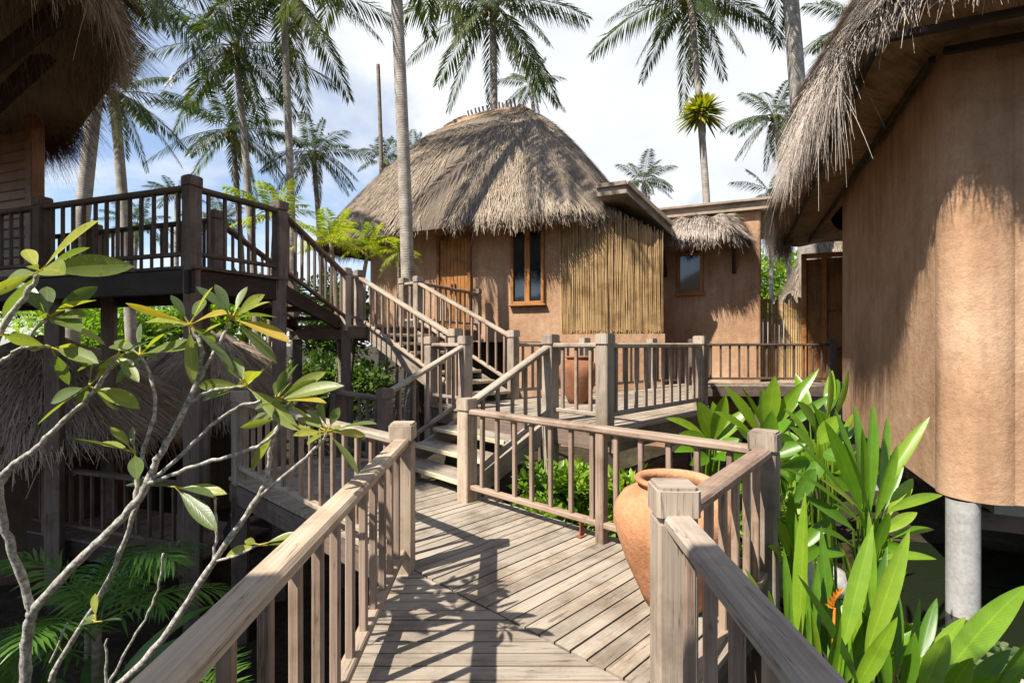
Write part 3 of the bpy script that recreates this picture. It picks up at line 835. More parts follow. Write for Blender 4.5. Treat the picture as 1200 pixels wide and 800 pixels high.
def window(par, fr, a0, a1, z0, z1, b, mull=(), mat='door'):
    """framed window on the face b of frame fr"""
    o = MB()
    for (p, q) in (((a0, z0), (a0, z1)), ((a1, z0), (a1, z1))):
        o.beam(fr.p3(p[0], b - .04, p[1] - .035), fr.p3(q[0], b - .04, q[1] + .035), .07, .1, up=(*fr.n, 0))
    for z in (z0, z1):
        o.beam(fr.p3(a0 + .035, b - .041, z), fr.p3(a1 - .035, b - .041, z), .07, .098, up=(*fr.n, 0))
    for a in mull:
        o.beam(fr.p3(a, b - .043, z0 + .035), fr.p3(a, b - .043, z1 - .035), .13, .07, up=(*fr.n, 0))
    f = o.build('window', M[mat], par)
    MB().beam(fr.p3((a0 + a1) / 2, b - .02, z0), fr.p3((a0 + a1) / 2, b - .02, z1), a1 - a0, .02, up=(*fr.n, 0), ch=.001).build('pane', M['glass'], f)
    MB().beam(fr.p3(a0 - .08, b - .06, z0 - .055), fr.p3(a1 + .08, b - .06, z0 - .055), .14, .04, ch=.01).build('sill', M[mat], f)
    return f


window(hut, HF, -.36, .40, 2.46, 4.16, 0, (.02,))
dr_ = MB()
for a in (-2.42, -1.52):
    dr_.beam(HF.p3(a, -.03, Z2), HF.p3(a, -.03, 4.2), .09, .1, up=(*HF.n, 0))
dr_.beam(HF.p3(-2.375, -.031, 4.16), HF.p3(-1.565, -.031, 4.16), .09, .1, up=(*HF.n, 0))
door = dr_.build('door', M['door_dark'], hut)
for a in (-2.17, -1.77):
    lf = MB()
    for i in range(4):
        lf.beam(HF.p3(a - .15 + i * .1, -.012, Z2 + .03), HF.p3(a - .15 + i * .1, -.012, 4.11), .098, .045, up=(*HF.n, 0), ch=.008)
    lo_ = lf.build('door_leaf', M['door'], door)
    MB().beam(HF.p3(a + (.15 if a < -2 else -.15), -.055, 2.8), HF.p3(a + (.15 if a < -2 else -.15), -.055, 3.0), .03, .03, up=(*HF.n, 0)).build('handle', M['beam_dark'], lo_)

# low flat-roofed wing with the small awning
WF = Frame(w2a[0], w2a[1], -24)
wing = thing('flat_roofed_wing', WF.p3(1, 1, Z1), 'plain clay wing with flat roof, small window and little straw awning', 'building')
wl = MB().prism(rounded([WF.p(-.1, 0), WF.p(2.19, 0), WF.p(2.19, 3.4), WF.p(-.1, 3.4)], [0, .08, .1, 0]), -1.1, 4.52).build('wall', M['clay'], wing)
fp = [WF.p(-.25, -.16), WF.p(2.4, -.16), WF.p(2.4, 3.6), WF.p(-.25, 3.6)]
fo = MB().prism([tuple(q) for q in fp], 4.53, 4.70).build('roof', M['fascia'], wing)
mb = MB()
mb.beam(WF.p3(-.3, -.19, 4.735), WF.p3(2.45, -.19, 4.735), .12, .06); mb.beam(WF.p3(2.42, -.1, 4.732), WF.p3(2.42, 3.6, 4.732), .12, .06)
mb.build('coping', M['fascia'], fo)
window(wing, WF, .40, .92, 2.74, 3.64, 0)
aw = Roof(WF, .92, 0.0, .98, .95, 3.98, 4.48, ridge=(.92, -.02), rl=.4, ex=2.4, bulge=.22)
mb = MB(); aw.core(mb, 60, 8, .12, math.pi, 2 * math.pi); awo = mb.build('awning', M['thatch_core'], wing)
mb = MB(); aw.straw(mb, 4200, math.pi, 2 * math.pi, (.2, .42), (.01, .02), v1=1.0); aw.fringe(mb, 3000, math.pi, 2 * math.pi, (.1, .28), (.008, .016), (.1, .4), 2, .14, .35)
mb.build('straw', M['thatch_pale'], awo)
for a in (.1, 1.62):
    MB().beam(WF.p3(a, -.02, 3.15), WF.p3(a, -.6, 3.72), .08, .08).build('bracket', M['beam_dark'], wing)

# clay hut at the right
RF = Frame(3.67, 4.3, -24)
hut2 = thing('clay_hut', RF.p3(2, 4, 0), 'big smooth clay hut standing on a concrete pillar over the pond', 'hut')
wp = rounded([RF.p(0, 0), RF.p(5.2, 0), RF.p(5.2, 5.0), RF.p(0, 5.0)], [.38, .3, .3, .12], 12)
MB().prism(wp, .2, 4.25).build('wall', M['clay'], hut2)
mb = MB().lathe([(.285, .198)] + [(.285, z) for z in np.linspace(.3, 4.1, 14)], (*RF.p(.27, .24), 0), 40); mb.build('corner_bulge', M['clay'], hut2)
MB().prism([RF.p(.45, .45), RF.p(4.8, .45), RF.p(4.8, 4.6), RF.p(.45, 4.6)], .0, .198).build('floor_slab', M['concrete'], hut2)
for b in (.6, 2.4, 4.2):
    MB().beam(RF.p3(.3, b, -.09), RF.p3(4.9, b, -.09), .14, .17).build('floor_beam', M['post_dark'], hut2)
pil = MB().lathe([(.115, -1.2), (.115, .19)], (*RF.p(.12, .09), 0), 32).build('pillar', M['concrete'], hut2)
for (a, b) in ((.42, 4.4), (3.5, .3), (3.5, 4.4)):
    MB().lathe([(.155, -1.3), (.155, .19)], (*RF.p(a, b), 0), 24).build('pillar', M['concrete'], hut2)
# entry at the far side
mb = MB().prism([RF.p(.62, 8.0), RF.p(4.0, 8.0), RF.p(4.0, 8.3), RF.p(.62, 8.3)], .3, 4.2); mb.build('entry_wall', M['clay_dark'], hut2)
dmb = MB()
for a in (-.27, .13, .60):
    dmb.beam(RF.p3(a, 7.98, Z1 + .0), RF.p3(a, 7.98, 3.55), .1, .12, up=(*RF.n, 0))
dmb.beam(RF.p3(-.27, 7.981, 3.5), RF.p3(.60, 7.981, 3.5), .1, .118, up=(*RF.n, 0))
dd = dmb.build('door', M['door'], hut2)
lf = MB().beam(RF.p3(.365, 8.03, Z1 + .03), RF.p3(.365, 8.03, 3.44), .40, .03, up=(*RF.n, 0), ch=.004)
for z0, z1 in ((Z1 + .05, 1.35), (1.42, 2.2), (2.27, 3.42)):
    lf.beam(RF.p3(.365, 8.0, z0), RF.p3(.365, 8.0, z1), .40, .05, up=(*RF.n, 0), ch=.02)
lf.build('door_leaf', M['door_dark'], dd)
lf = MB().beam(RF.p3(-.07, 8.01, Z1 + .05), RF.p3(-.07, 8.01, 3.42), .32, .04, up=(*RF.n, 0)); lf.build('door_leaf', M['door_dark'], dd)
rr = Roof(RF, 2.27, 4.05, 3.33, 5.2, 4.16, 8.6, ridge=(2.4, 3.8), rl=.8, ex=5, bulge=.05)
mb = MB(); rr.core(mb, 140, 14, .2); ro2 = mb.build('roof', M['thatch_core'], hut2)
TL0, TL1 = math.pi * .72, math.pi * 1.98      # the part of the eave towards the boardwalk
mb = MB(); rr.straw(mb, 24000, TL0, TL1, (.2, .42), (.006, .013), v1=.55, lift=.16)
rr.fringe(mb, 11000, TL0, math.pi * 1.2, (.18, .58), (.0035, .0075), (.05, .5), 5, .36, .18)
rr.fringe(mb, 11000, math.pi * 1.15, TL1, (.08, .27), (.004, .009), (.0, .4), 4, .2, .35)
rr.fringe(mb, 1500, TL0, TL1, (.2, .36), (.004, .008), (.1, .8), 6, .12, .5)
mb.build('straw', M['thatch_pale'], ro2)
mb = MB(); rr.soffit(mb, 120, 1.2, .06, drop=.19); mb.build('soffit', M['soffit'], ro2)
mb = MB()
for off, z in ((-.62, 3.80), (-.12, 3.845)):
    mb.beam(RF.p3(off, off + .1, z + .06), RF.p3(off, 8.4, z + .06), .05, .06); mb.beam(RF.p3(off + .05, off, z + .065), RF.p3(5, off, z + .065), .05, .06)
mb.build('purlin', M['beam_dark'], ro2)

# timber hut at the left
LF = Frame(-8.35, 4.9, 139)
hut3 = thing('timber_hut', (-8.5, 7.5, Z3), 'dark timber hut with shaggy brown thatch beside the raised deck', 'hut')
wc = np.array([-6.85, 7.35]); wdir = np.array([-.94, .33]); wn = np.array([.36, .93]); wb = np.array([-.74, .67])
mb = MB()
for i in range(16):
    z = Z3 + .06 + i * .14
    mb.beam((*(wc + wdir * .02), z), (*(wc + wdir * 4.0), z), .05, .138, ch=.012)
    mb.beam((*(wc + wb * .02), z), (*(wc + wb * 3.0), z), .05, .138, ch=.012)
mb.build('wall', M['door_dark'], hut3)
MB().beam((*(wc + (.02, -.02)), Z3 - .3), (*(wc + (.02, -.02)), 4.75), .16, .16, up=(*wn, 0)).build('corner_post', M['door_dark'], hut3)
lr = Roof(LF, -.35, 0, 4.1, 3.35, 5.0, 8.5, ridge=(0, 0), rl=.8, ex=3.4, bulge=.06)  # near eave drawn out beyond the view to shade the lower left
mb = MB(); lr.core(mb, 120, 12, .2); ro3 = mb.build('roof', M['thatch_core'], hut3)
mb = MB(); lr.straw(mb, 14000, 0, 2 * math.pi, (.3, .6), (.01, .02), v1=.5, lift=.14)
lr.fringe(mb, 22000, 0, 2 * math.pi, (.15, .5), (.007, .014), (.1, .5), 4, .35, .3)
n = 5000; tt = RNG.uniform(0, 2 * math.pi, n); p = lr.pt(tt, np.zeros(n)) - [0, 0, .25]; c_ = LF.p3(0, 0, 4.6)
k = RNG.uniform(.02, .32, n)[:, None]; p = p * (1 - k) + (c_ + [0, 0, .5]) * k
mb.strips(p, np.array([0, 0, -1]) + RNG.normal(0, .25, (n, 3)), np.array([.3, .9, 0]), RNG.uniform(.1, .4, n), RNG.uniform(.008, .016, n), .1, 2, np.clip(RNG.normal(.5, .25, n), 0, 1))
mb.build('straw', M['thatch_brown'], ro3)
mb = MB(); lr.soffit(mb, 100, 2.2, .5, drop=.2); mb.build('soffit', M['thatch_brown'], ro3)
for (p_, q_) in ((at(-30, 92, 5.6), at(66, 18, 5.2)), (at(-30, 145, 6.4), at(66, 55, 6.0))):
    MB().beam(p_, q_, .13, .16).build('roof_beam', M['beam_dark'], hut3)


# low round thatches under the raised deck
def low_hut(c, r, ze, zr, label, n):
    fr = Frame(c[0], c[1], 20)
    t = thing('low_thatched_hut', (c[0], c[1], -1.6), label, 'hut', 'low thatched huts under the deck')
    rf = Roof(fr, 0, 0, r, r, ze, zr, rl=.15, ex=2.2, bulge=.1)
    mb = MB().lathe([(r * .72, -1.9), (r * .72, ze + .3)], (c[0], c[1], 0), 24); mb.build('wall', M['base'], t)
    mb = MB(); rf.core(mb, 60, 8, .15); o = mb.build('roof', M['thatch_core'], t)
    mb = MB(); rf.straw(mb, n, L=(.3, .6), W=(.012, .024), lift=.15); rf.fringe(mb, n // 3, L=(.15, .4), bend=(.1, .4), depth=.2, out=.3)
    mb.build('straw', M['thatch_low'], o)


low_hut((-7.4, 8.1), 2.0, .3, 1.62, 'low thatched roof at the far left behind the plumeria', 12000)
low_hut((-6.3, 10.8), 1.75, .35, 1.75, 'low thatched roof behind the timber posts of the raised deck', 10000)

# bamboo fence and far thatch seen in the gap beside the side door
t = thing('bamboo_fence', (6.4, 12.2, Z1), 'upright bamboo pole fence in the gap beside the side door', 'fence')
mb = MB()
for i in range(26):
    x = 5.82 + i * .05; y = 12.25 - i * .008
    mb.tube([(x, y, .2), (x + random.uniform(-.01, .01), y, 2.55 + random.uniform(-.12, .1))], random.uniform(.02, .028), 7, random.random())
mb.build('poles', M['bamboo'], t)
mb = MB(); mb.beam((5.8, 12.31, 1.2), (7.1, 12.1, 1.2), .05, .05); mb.beam((5.8, 12.31, 2.2), (7.1, 12.1, 2.2), .05, .05); mb.build('cross_rail', M['bamboo'], t)
t = thing('garden_shelter', (9.8, 15.5, Z1), 'small thatched shelter peeping above the bamboo fence', 'shelter')
gf = Roof(Frame(9.9, 15.9, -20), 0, 0, 1.35, 1.4, 3.0, 4.9, rl=.2, ex=2.6, bulge=.2)
mb = MB(); gf.core(mb, 50, 8, .15); gr = mb.build('roof', M['thatch_core'], t)
mb = MB(); gf.straw(mb, 2500, L=(.25, .5)); gf.fringe(mb, 2500, L=(.2, .5)); mb.build('straw', M['thatch'], gr)
for (a, b) in ((9.1, 15.2), (10.7, 15.2), (9.1, 16.6), (10.7, 16.6)):
    MB().tube([(a, b, -.8), (a, b, 3.3)], .09, 10).build('post', M['door'], t)


# ------------------------------------------------------------------ palms
def frond(mb, base, az, el, L, droop, nl=60, wl=.2, w=.011, rachis=.012, hang=.4, tint=.5, seed=0):
    d0 = np.array([math.cos(az) * math.cos(el), math.sin(az) * math.cos(el), math.sin(el)])
    s = np.linspace(0, 1, 14)
    pts = base + L * (d0[None] * s[:, None] + np.array([0, 0, -1]) * (droop * s ** 2)[:, None])
    mb.tube(pts, np.linspace(rachis * 1.6, rachis * .25, 14) * L / 3, 4, min(1, tint + .25), False)
    q = np.linspace(.14, .995, nl)
    q = np.concatenate([q, q]); sg = np.concatenate([np.ones(nl), -np.ones(nl)])
    q = np.clip(q + RNG.normal(0, .004, 2 * nl), .1, 1)
    P_ = base + L * (d0[None] * q[:, None] + np.array([0, 0, -1]) * (droop * q ** 2)[:, None])
    tan = unit(d0[None] + np.array([0, 0, -1]) * (2 * droop * q)[:, None])
    sd = unit(np.cross(tan, np.array([0, 0, 1.0]) + 1e-3))
    upn = np.cross(sd, tan)
    dirs = sd * sg[:, None] * .85 + tan * (.35 + .55 * q)[:, None] + upn * .12 + np.array([0, 0, -1]) * (hang * RNG.uniform(.5, 1.4, 2 * nl))[:, None]
    dirs = dirs + RNG.normal(0, .07, (2 * nl, 3))
    ll = L * wl * np.sin(np.pi * (.12 + .82 * q)) ** .55 * RNG.uniform(.85, 1.1, 2 * nl)
    mb.leaves(P_, dirs, upn, ll, np.maximum(L * w, .008) * RNG.uniform(.8, 1.2, 2 * nl), RNG.uniform(.15, .4, 2 * nl), 2, .3,
              np.clip(tint + RNG.normal(0, .12, 2 * nl), 0, 1), .35)


def palm(label, low, top, rad, L, n=20, seed=1, name='coconut_palm', cat='palm tree', mat='palm', tmat='trunk', crown=True, group='coconut palms', hang=.45, fruit=True, droopk=1.0, elmin=-.75, nl=64, lw=.0155):
    rs = random.Random(seed)
    low, top = np.array(low, float), np.array(top, float)
    gz = float(ground_z(low[0], low[1]))
    d = (top - low) / max(top[2] - low[2], .1)
    b = low - d * (low[2] - gz) * .6; b[2] = gz - .2
    t = thing(name, (b[0], b[1], gz), label, cat, group)
    s = np.linspace(0, 1, 14)[:, None]
    # quadratic through base, low point and top
    k = (low[2] - b[2]) / (top[2] - b[2]); k = min(max(k, .15), .85)
    c = (low - (1 - k) ** 2 * b - k ** 2 * top) / (2 * k * (1 - k))
    pts = (1 - s) ** 2 * b + 2 * s * (1 - s) * c + s ** 2 * top
    ra = rad * (1.0 - .28 * s[:, 0]); ra[0] *= 1.25
    MB().tube(pts, ra, 14, .5).build('trunk', M[tmat], t)
    if crown:
        mb = MB()
        for i in range(n):
            az = i * 2.39996 + rs.uniform(-.25, .25)
            f = (i + .5) / n
            el = 1.35 - (1.35 - elmin) * f ** .8 + rs.uniform(-.1, .1)
            Lf = L * rs.uniform(.85, 1.08) * (.75 + .35 * math.sin(math.pi * min(1, f + .15)))
            tn = rs.uniform(.2, .62) if f < .85 else rs.uniform(.5, .98)
            frond(mb, top + np.array([math.cos(az), math.sin(az), 0]) * rad * .4, az, el, Lf, (.22 + .34 * f + rs.uniform(0, .12)) * droopk, nl, .23, lw, .012, hang * (.6 + .8 * f), tn)
        cr_ = mb.build('crown', M[mat], t)
        if fruit:
            fm = MB()
            for i in range(7):
                a = rs.uniform(0, 6.28); r_ = L * .035
                c_ = top + np.array([math.cos(a) * r_ * 2.2, math.sin(a) * r_ * 2.2, -rs.uniform(.2, 1.4) * r_ * 2])
                pr = [(r_ * math.sin(u), -r_ * 1.15 * math.cos(u)) for u in np.linspace(0.01, 3.13, 7)]
                fm.lathe(pr, c_, 8)
            fm.build('coconuts', M['fruit'], t)
    return t


def px(l, d): return l * d / FPX


palm('coconut palm with grey trunk mostly hidden behind the timber hut', at(97, 250, 11.5), at(136, -60, 11.5), .17, px(140, 11.5), 15, 3)
palm('coconut palm rising behind the raised deck next to the thatch edge', at(145, 250, 13), at(133, 108, 13), .15, px(88, 13), 20, 4)
palm('tall bushy coconut palm left of the straightest trunk', at(292, 240, 16), at(276, 55, 16), .13, px(112, 16), 20, 5)
palm('darker coconut palm lower behind the bushy one', at(279, 240, 19), at(272, 152, 19), .12, px(82, 19), 20, 6, tmat='trunk_dark')
palm('coconut palm with a straight slim trunk and crown at the top edge', at(341, 235, 15), at(331, -18, 15), .125, px(125, 15), 20, 7)
palm('small coconut palm with round crown just left of the dome roof', at(372, 240, 20), at(367, 178, 20), .12, px(62, 20), 22, 8, tmat='trunk_dark')
palm('tall coconut palm whose pale trunk crosses the dome roof', at(478, 325, 10.7), at(455, -190, 10.7), .155, px(210, 10.7), 18, 9)
palm('coconut palm directly behind the ridge of the dome roof', at(579, 120, 19), at(577, 4, 19), .17, px(118, 19), 24, 10)
palm('distant small palm right of the ridge of the dome roof', at(626, 140, 30), at(622, 98, 30), .14, px(46, 30), 14, 11, fruit=False)
pn = palm('leaning coconut palm carrying a yellow nest fern on its trunk', at(828, 236, 17), at(808, -8, 17), .135, px(112, 17), 20, 12)
palm('thick pale coconut palm trunk rising behind the clay hut eave', at(936, 125, 14.5), at(916, -120, 14.5), .26, px(150, 14.5), 16, 13)
palm('coconut palm with drooping fronds left of the clay hut eave', at(915, 200, 24), at(908, 135, 24), .14, px(62, 24), 20, 14)
palm('small palm above the flat roofed wing', at(757, 240, 26), at(754, 212, 26), .14, px(48, 26), 16, 15, fruit=False, elmin=-.3)
palm('coconut palm half hidden by the top corner of the clay hut roof', at(1030, 60, 18), at(1012, 25, 18), .16, px(75, 18), 18, 16)
palm('low distant palm between the dead trunk and the dome roof', at(447, 215, 22), at(447, 188, 22), .13, px(42, 22), 12, 17, fruit=False, elmin=0.0)
palm('low distant palm at the shoulder of the dome roof', at(484, 195, 24), at(484, 176, 24), .13, px(34, 24), 12, 18, fruit=False, elmin=0.0)
palm('distant palm seen just above the corner post of the raised deck', at(207, 262, 24), at(207, 228, 24), .12, px(36, 24), 14, 19, fruit=False, elmin=-.2)
palm('distant thin palm trunk above the bamboo fence', at(904, 345, 22), at(903, 225, 22), .1, px(50, 22), 14, 20, fruit=False)
palm('bare dead palm trunk without crown left of the dome roof', at(447, 190, 20), at(443, 76, 20), .1, 1, crown=False, tmat='trunk_dark')
palm('distant palm behind the far railing of the raised deck', at(158, 300, 22), at(160, 262, 22), .12, px(48, 22), 16, 21, fruit=False, elmin=-.4)
palm('distant palm low behind the sloping railing', at(255, 300, 21), at(258, 258, 21), .12, px(45, 21), 16, 22, fruit=False, elmin=-.4)

# nest fern sitting on the leaning trunk
nc = at(822, 134, 16.8)
n = 300; az = RNG.uniform(0, 6.283, n); el = RNG.uniform(-.5, 1.3, n)
dn = np.stack([np.cos(az) * np.cos(el), np.sin(az) * np.cos(el), np.sin(el)], -1)
o = MB().leaves(nc + dn * .12, dn, np.cross(dn, np.stack([-np.sin(az), np.cos(az), 0 * az], -1)) * -1 + [0, 0, .2], px(28, 17) * RNG.uniform(.6, 1.05, n), .085, .3, 4, .3).build('nest_fern', M['nest'])
tag(o, 'yellow green nest fern growing round the leaning palm trunk', 'fern')

# yellow areca palms by the landing
palm('yellow green areca palm by the left eave of the dome roof', at(392, 330, 10.8), at(388, 285, 10.8), .06, px(62, 10.8), 14, 31, 'areca_palm', 'palm', 'areca', 'trunk_dark', True, 'yellow areca palms', .25, False, 1.0, .15, 34, .026)
palm('bright areca palm in front of the left eave of the dome roof', at(425, 330, 11.6), at(432, 290, 11.6), .06, px(48, 11.6), 12, 32, 'areca_palm', 'palm', 'areca', 'trunk_dark', True, 'yellow areca palms', .25, False, 1.0, .1, 30, .026)
palm('small areca palm hanging beside the tall pale trunk', at(467, 340, 11.3), at(468, 296, 11.3), .04, px(38, 11.3), 10, 33, 'areca_palm', 'palm', 'areca', 'trunk_dark', True, 'yellow areca palms', .35, False, 1.2, -.5, 26, .026)
palm('pale areca palm behind the end post of the raised deck', at(320, 290, 12.5), at(322, 255, 12.5), .06, px(70, 12.5), 14, 34, 'areca_palm', 'palm', 'areca', 'trunk_dark', True, 'yellow areca palms', .25, False, 1.0, .1, 34, .026)


# ------------------------------------------------------------------ bushes and trees
def leaf_cloud(mb, c, r, n, size, clumps=14, tint=(.2, .9), flat=.6):
    c, r = np.array(c, float), np.array(r, float)
    cd_ = unit(RNG.normal(0, 1, (clumps, 3))) * RNG.uniform(.25, .85, (clumps, 1)); ct = RNG.uniform(*tint, clumps); cs = RNG.uniform(.25, .5, clumps)
    k = RNG.integers(0, clumps, n)
    dv = unit(RNG.normal(0, 1, (n, 3))); rad = RNG.random(n) ** .45
    p = c + r * (cd_[k] + dv * (rad * cs[k])[:, None])
    out = unit(dv + [0, 0, .4] + RNG.normal(0, .5, (n, 3)))
    nr = unit(RNG.normal(0, .5, (n, 3)) + [0, 0, 1])
    mb.leaves(p, out, nr, size * RNG.uniform(.6, 1.3, n), size * flat * RNG.uniform(.7, 1.2, n) * .8, .15, 2, .25, np.clip(ct[k] + RNG.normal(0, .15, n), 0, 1))


def bush(label, c, r, n, size, mat='bush', name='bush', cat='bush', group='garden bushes', clumps=16, trunk=True):
    gz = float(ground_z(c[0], c[1]))
    t = thing(name, (c[0], c[1], gz), label, cat, group)
    if trunk:
        mb = MB()
        for i in range(5):
            a = random.uniform(0, 6.28); e_ = np.array(c) + np.array([math.cos(a) * r[0] * .5, math.sin(a) * r[1] * .5, random.uniform(-.2, .4) * r[2]])
            b_ = np.array([c[0], c[1], gz - .1])
            mb.tube([b_, (b_ + e_) / 2 + [0, 0, .1], e_], [.03 + .02 * r[2], .025 + .012 * r[2], .01], 6)
        mb.build('trunk', M['bark'], t)
    mb = MB(); leaf_cloud(mb, c, r, n, size, clumps); mb.build('crown', M[mat], t)
    return t


bush('bright green leafy tree under the raised deck', at(140, 385, 17), (3.2, 2, 1.9), 9000, .22, 'bush_bright', 'leafy_tree', 'tree', 'garden trees', 26)
bush('pale green tree between the deck posts', at(255, 365, 18), (2.2, 1.6, 1.8), 5000, .22, 'bush_bright', 'leafy_tree', 'tree', 'garden trees', 20)
bush('distant green tree behind the far railing of the raised deck', at(100, 352, 24), (4.5, 2, 1.3), 5000, .3, 'bush', 'leafy_tree', 'tree', 'garden trees', 24)
bush('distant green tree behind the sloping railing of the steps', at(290, 352, 23), (4, 2, 1.5), 6000, .3, 'bush', 'leafy_tree', 'tree', 'garden trees', 24)
bush('distant green tree left of the hut wall', at(395, 368, 20), (2.2, 2, 1.7), 4000, .3, 'bush', 'leafy_tree', 'tree', 'garden trees', 20)
bush('dark tree filling the gap below the landing', at(395, 452, 13.5), (2.6, 1.2, 1.0), 4000, .2, 'bush', 'leafy_tree', 'tree', 'garden trees', 24)
bush('far green tree above the bamboo fence', at(915, 335, 34), (5, 3, 2.6), 7000, .4, 'bush_bright', 'leafy_tree', 'tree', 'garden trees', 30)
bush('small bright bush under the platform edge', (.45, 5.0, -.12), (.6, .4, .5), 3600, .11, 'bush_bright', clumps=14, trunk=False)
bush('leafy bright bush behind the front railing', (1.3, 4.45, -.16), (.6, .4, .5), 3400, .11, 'bush_bright', clumps=14, trunk=False)
bush('low bright bush beside the brown jar platform', (2.0, 4.55, -.2), (.6, .5, .5), 3200, .12, 'bush_bright', clumps=14, trunk=False)
bush('dark low bush under the lower stair', (-.6, 6.0, -.9), (.8, .5, .5), 1500, .12, 'bush', clumps=12, trunk=False)


# broad-leaved plants
def broad(label, c, n, L, W, spread, seed, mat='canna', name='broad_leaf_plant', cat='plant', group='broad leaved plants', stem=.5, bend=(.05, .35), flower=False, tint=(.1, 1)):
    rs = np.random.default_rng(seed)
    gz = float(ground_z(c[0], c[1]))
    t = thing(name, (c[0], c[1], gz), label, cat, group)
    az = np.arange(n) * 2.4 + rs.uniform(-.4, .4, n); f = rs.random(n)
    lean = spread * (.25 + .75 * f)
    d = np.stack([np.cos(az) * np.sin(lean), np.sin(az) * np.sin(lean), np.cos(lean)], -1)
    root = np.stack([c[0] + rs.normal(0, .07, n), c[1] + rs.normal(0, .07, n), np.full(n, gz - .05)], -1)
    stl = stem * rs.uniform(.45, 1.1, n)
    basep = root + (d * .45 + [0, 0, .75]) * stl[:, None]
    mb = MB()
    for i in range(n):
        mb.tube([root[i], (root[i] + basep[i]) / 2 + [0, 0, .02], basep[i]], [.014, .011, .007], 6, .6, False)
    mb.build('stems', M[mat], t)
    ll = L * rs.uniform(.6, 1.15, n)
    nr = unit(np.stack([-np.cos(az), -np.sin(az), np.full(n, .5)], -1) + rs.normal(0, .35, (n, 3)))
    mb = MB(); mb.leaves(basep, d + rs.normal(0, .08, (n, 3)), nr, ll, W * rs.uniform(.75, 1.15, n), rs.uniform(*bend, n), 9, .38, rs.uniform(*tint, n), .42)
    mb.build('leaves', M[mat], t)
    if flower:
        p_ = np.array([c[0] - .1, c[1] + .1, gz + .55]); fm = MB()
        k = 6; a = np.linspace(-.9, .9, k)
        dd_ = np.stack([np.sin(a), 0 * a - .2, np.cos(a) * .7], -1)
        fm.leaves(np.repeat(p_[None], k, 0) + [0, 0, .0], dd_, [0, -1, .2], .16, .045, .0, 3, .6)
        fm.build('flower', M['flower'], t)
    return t


def hero(label, root, rows, mat='canna', seed=1, stem_r=.011, bend=.1, W=None, flower=None, peak=.45, group='broad leaved plants'):
    """rows: leaf foot (px, py), leaf tip (px, py), depth at foot, depth change to the tip, width in px, tint"""
    rs = np.random.default_rng(seed); r0 = at(*root); gz = float(ground_z(r0[0], r0[1])); r0[2] = gz
    t = thing('broad_leaf_plant', r0, label, 'plant', group)
    sm = MB(); B_, D_, N_, L_, W_, T_, K_ = [], [], [], [], [], [], []
    for (fx, fy, tx, ty, d, dd, w_, tn) in rows:
        f, e_ = at(fx, fy, d), at(tx, ty, d + dd)
        r_ = r0 + [rs.normal(0, .06), rs.normal(0, .06), -.05]
        mid = (r_ + f) / 2 + (f - r_)[2] * np.array([(r_ - f)[0], (r_ - f)[1], 0]) * .12
        sm.tube([r_, mid, f], [stem_r * 1.3, stem_r, stem_r * .6], 7, .7, False)
        bd = bend * rs.uniform(.5, 1.6); v = e_ - f; L = np.linalg.norm(v); v = v + np.array([0, 0, bd * L]); L2 = np.linalg.norm(v)
        B_.append(f); D_.append(v / L2); L_.append(L2); K_.append(bd * L / L2); W_.append(w_ / FPX * d * .68); T_.append(tn)
        hz = np.array([v[0], v[1], 0]); nr = np.array([0, -.8, .5]) - hz * .6 / L + rs.normal(0, .3, 3)
        N_.append(unit(nr))
    sm.build('stems', M[mat], t)
    MB().leaves(np.array(B_), np.array(D_), np.array(N_), np.array(L_), np.array(W_), np.array(K_), 12, .4, np.array(T_), peak).build('leaves', M[mat], t)
    if flower:
        p_ = at(*flower); fm = MB(); a = np.linspace(-1.1, .6, 7)
        dd_ = np.stack([np.sin(a), 0 * a - .2, np.cos(a)], -1)
        fm.leaves(np.repeat(p_[None], 7, 0) + np.linspace(0, .05, 7)[:, None] * [0, 0, 1], dd_, [0, -1, .2], .06, .016, .0, 3, .6)
        fm.tube([r0, (r0 + p_) / 2, p_], .006, 6); fm.build('flower', M['flower'], t)


hero('tall upright leaves with an orange flower beside the near railing', (965, 870, 2.25), [
    (936, 765, 944, 575, 2.25, .1, 27, .75), (987, 760, 1023, 614, 2.2, .1, 30, .7), (1014, 770, 1066, 620, 2.2, .05, 32, .8),
    (1012, 815, 934, 672, 2.05, -.1, 34, .12), (1000, 812, 1052, 722, 2.05, -.05, 28, .72), (906, 735, 872, 664, 2.1, .0, 17, .8),
    (1022, 720, 1018, 598, 2.4, .1, 17, .6), (945, 800, 958, 660, 2.4, .15, 26, .35), (985, 800, 972, 668, 2.45, .15, 24, .5),
    (930, 790, 918, 640, 2.35, .1, 22, .45), (1030, 800, 1045, 690, 2.4, .1, 22, .3), (960, 830, 985, 720, 2.0, -.05, 26, .55),
    (915, 780, 900, 690, 2.1, -.05, 18, .6), (1005, 790, 1003, 660, 2.5, .1, 20, .9), (975, 770, 962, 615, 2.5, .15, 22, .25), (1010, 760, 1040, 640, 2.6, .15, 22, .2), (990, 800, 1030, 700, 2.3, 0, 24, .3), (920, 800, 925, 690, 2.2, 0, 20, .2), (960, 810, 950, 710, 2.1, 0, 20, .8), (950, 790, 932, 600, 2.45, .1, 20, .5)], seed=2, bend=.04, flower=(978, 712, 2.3))
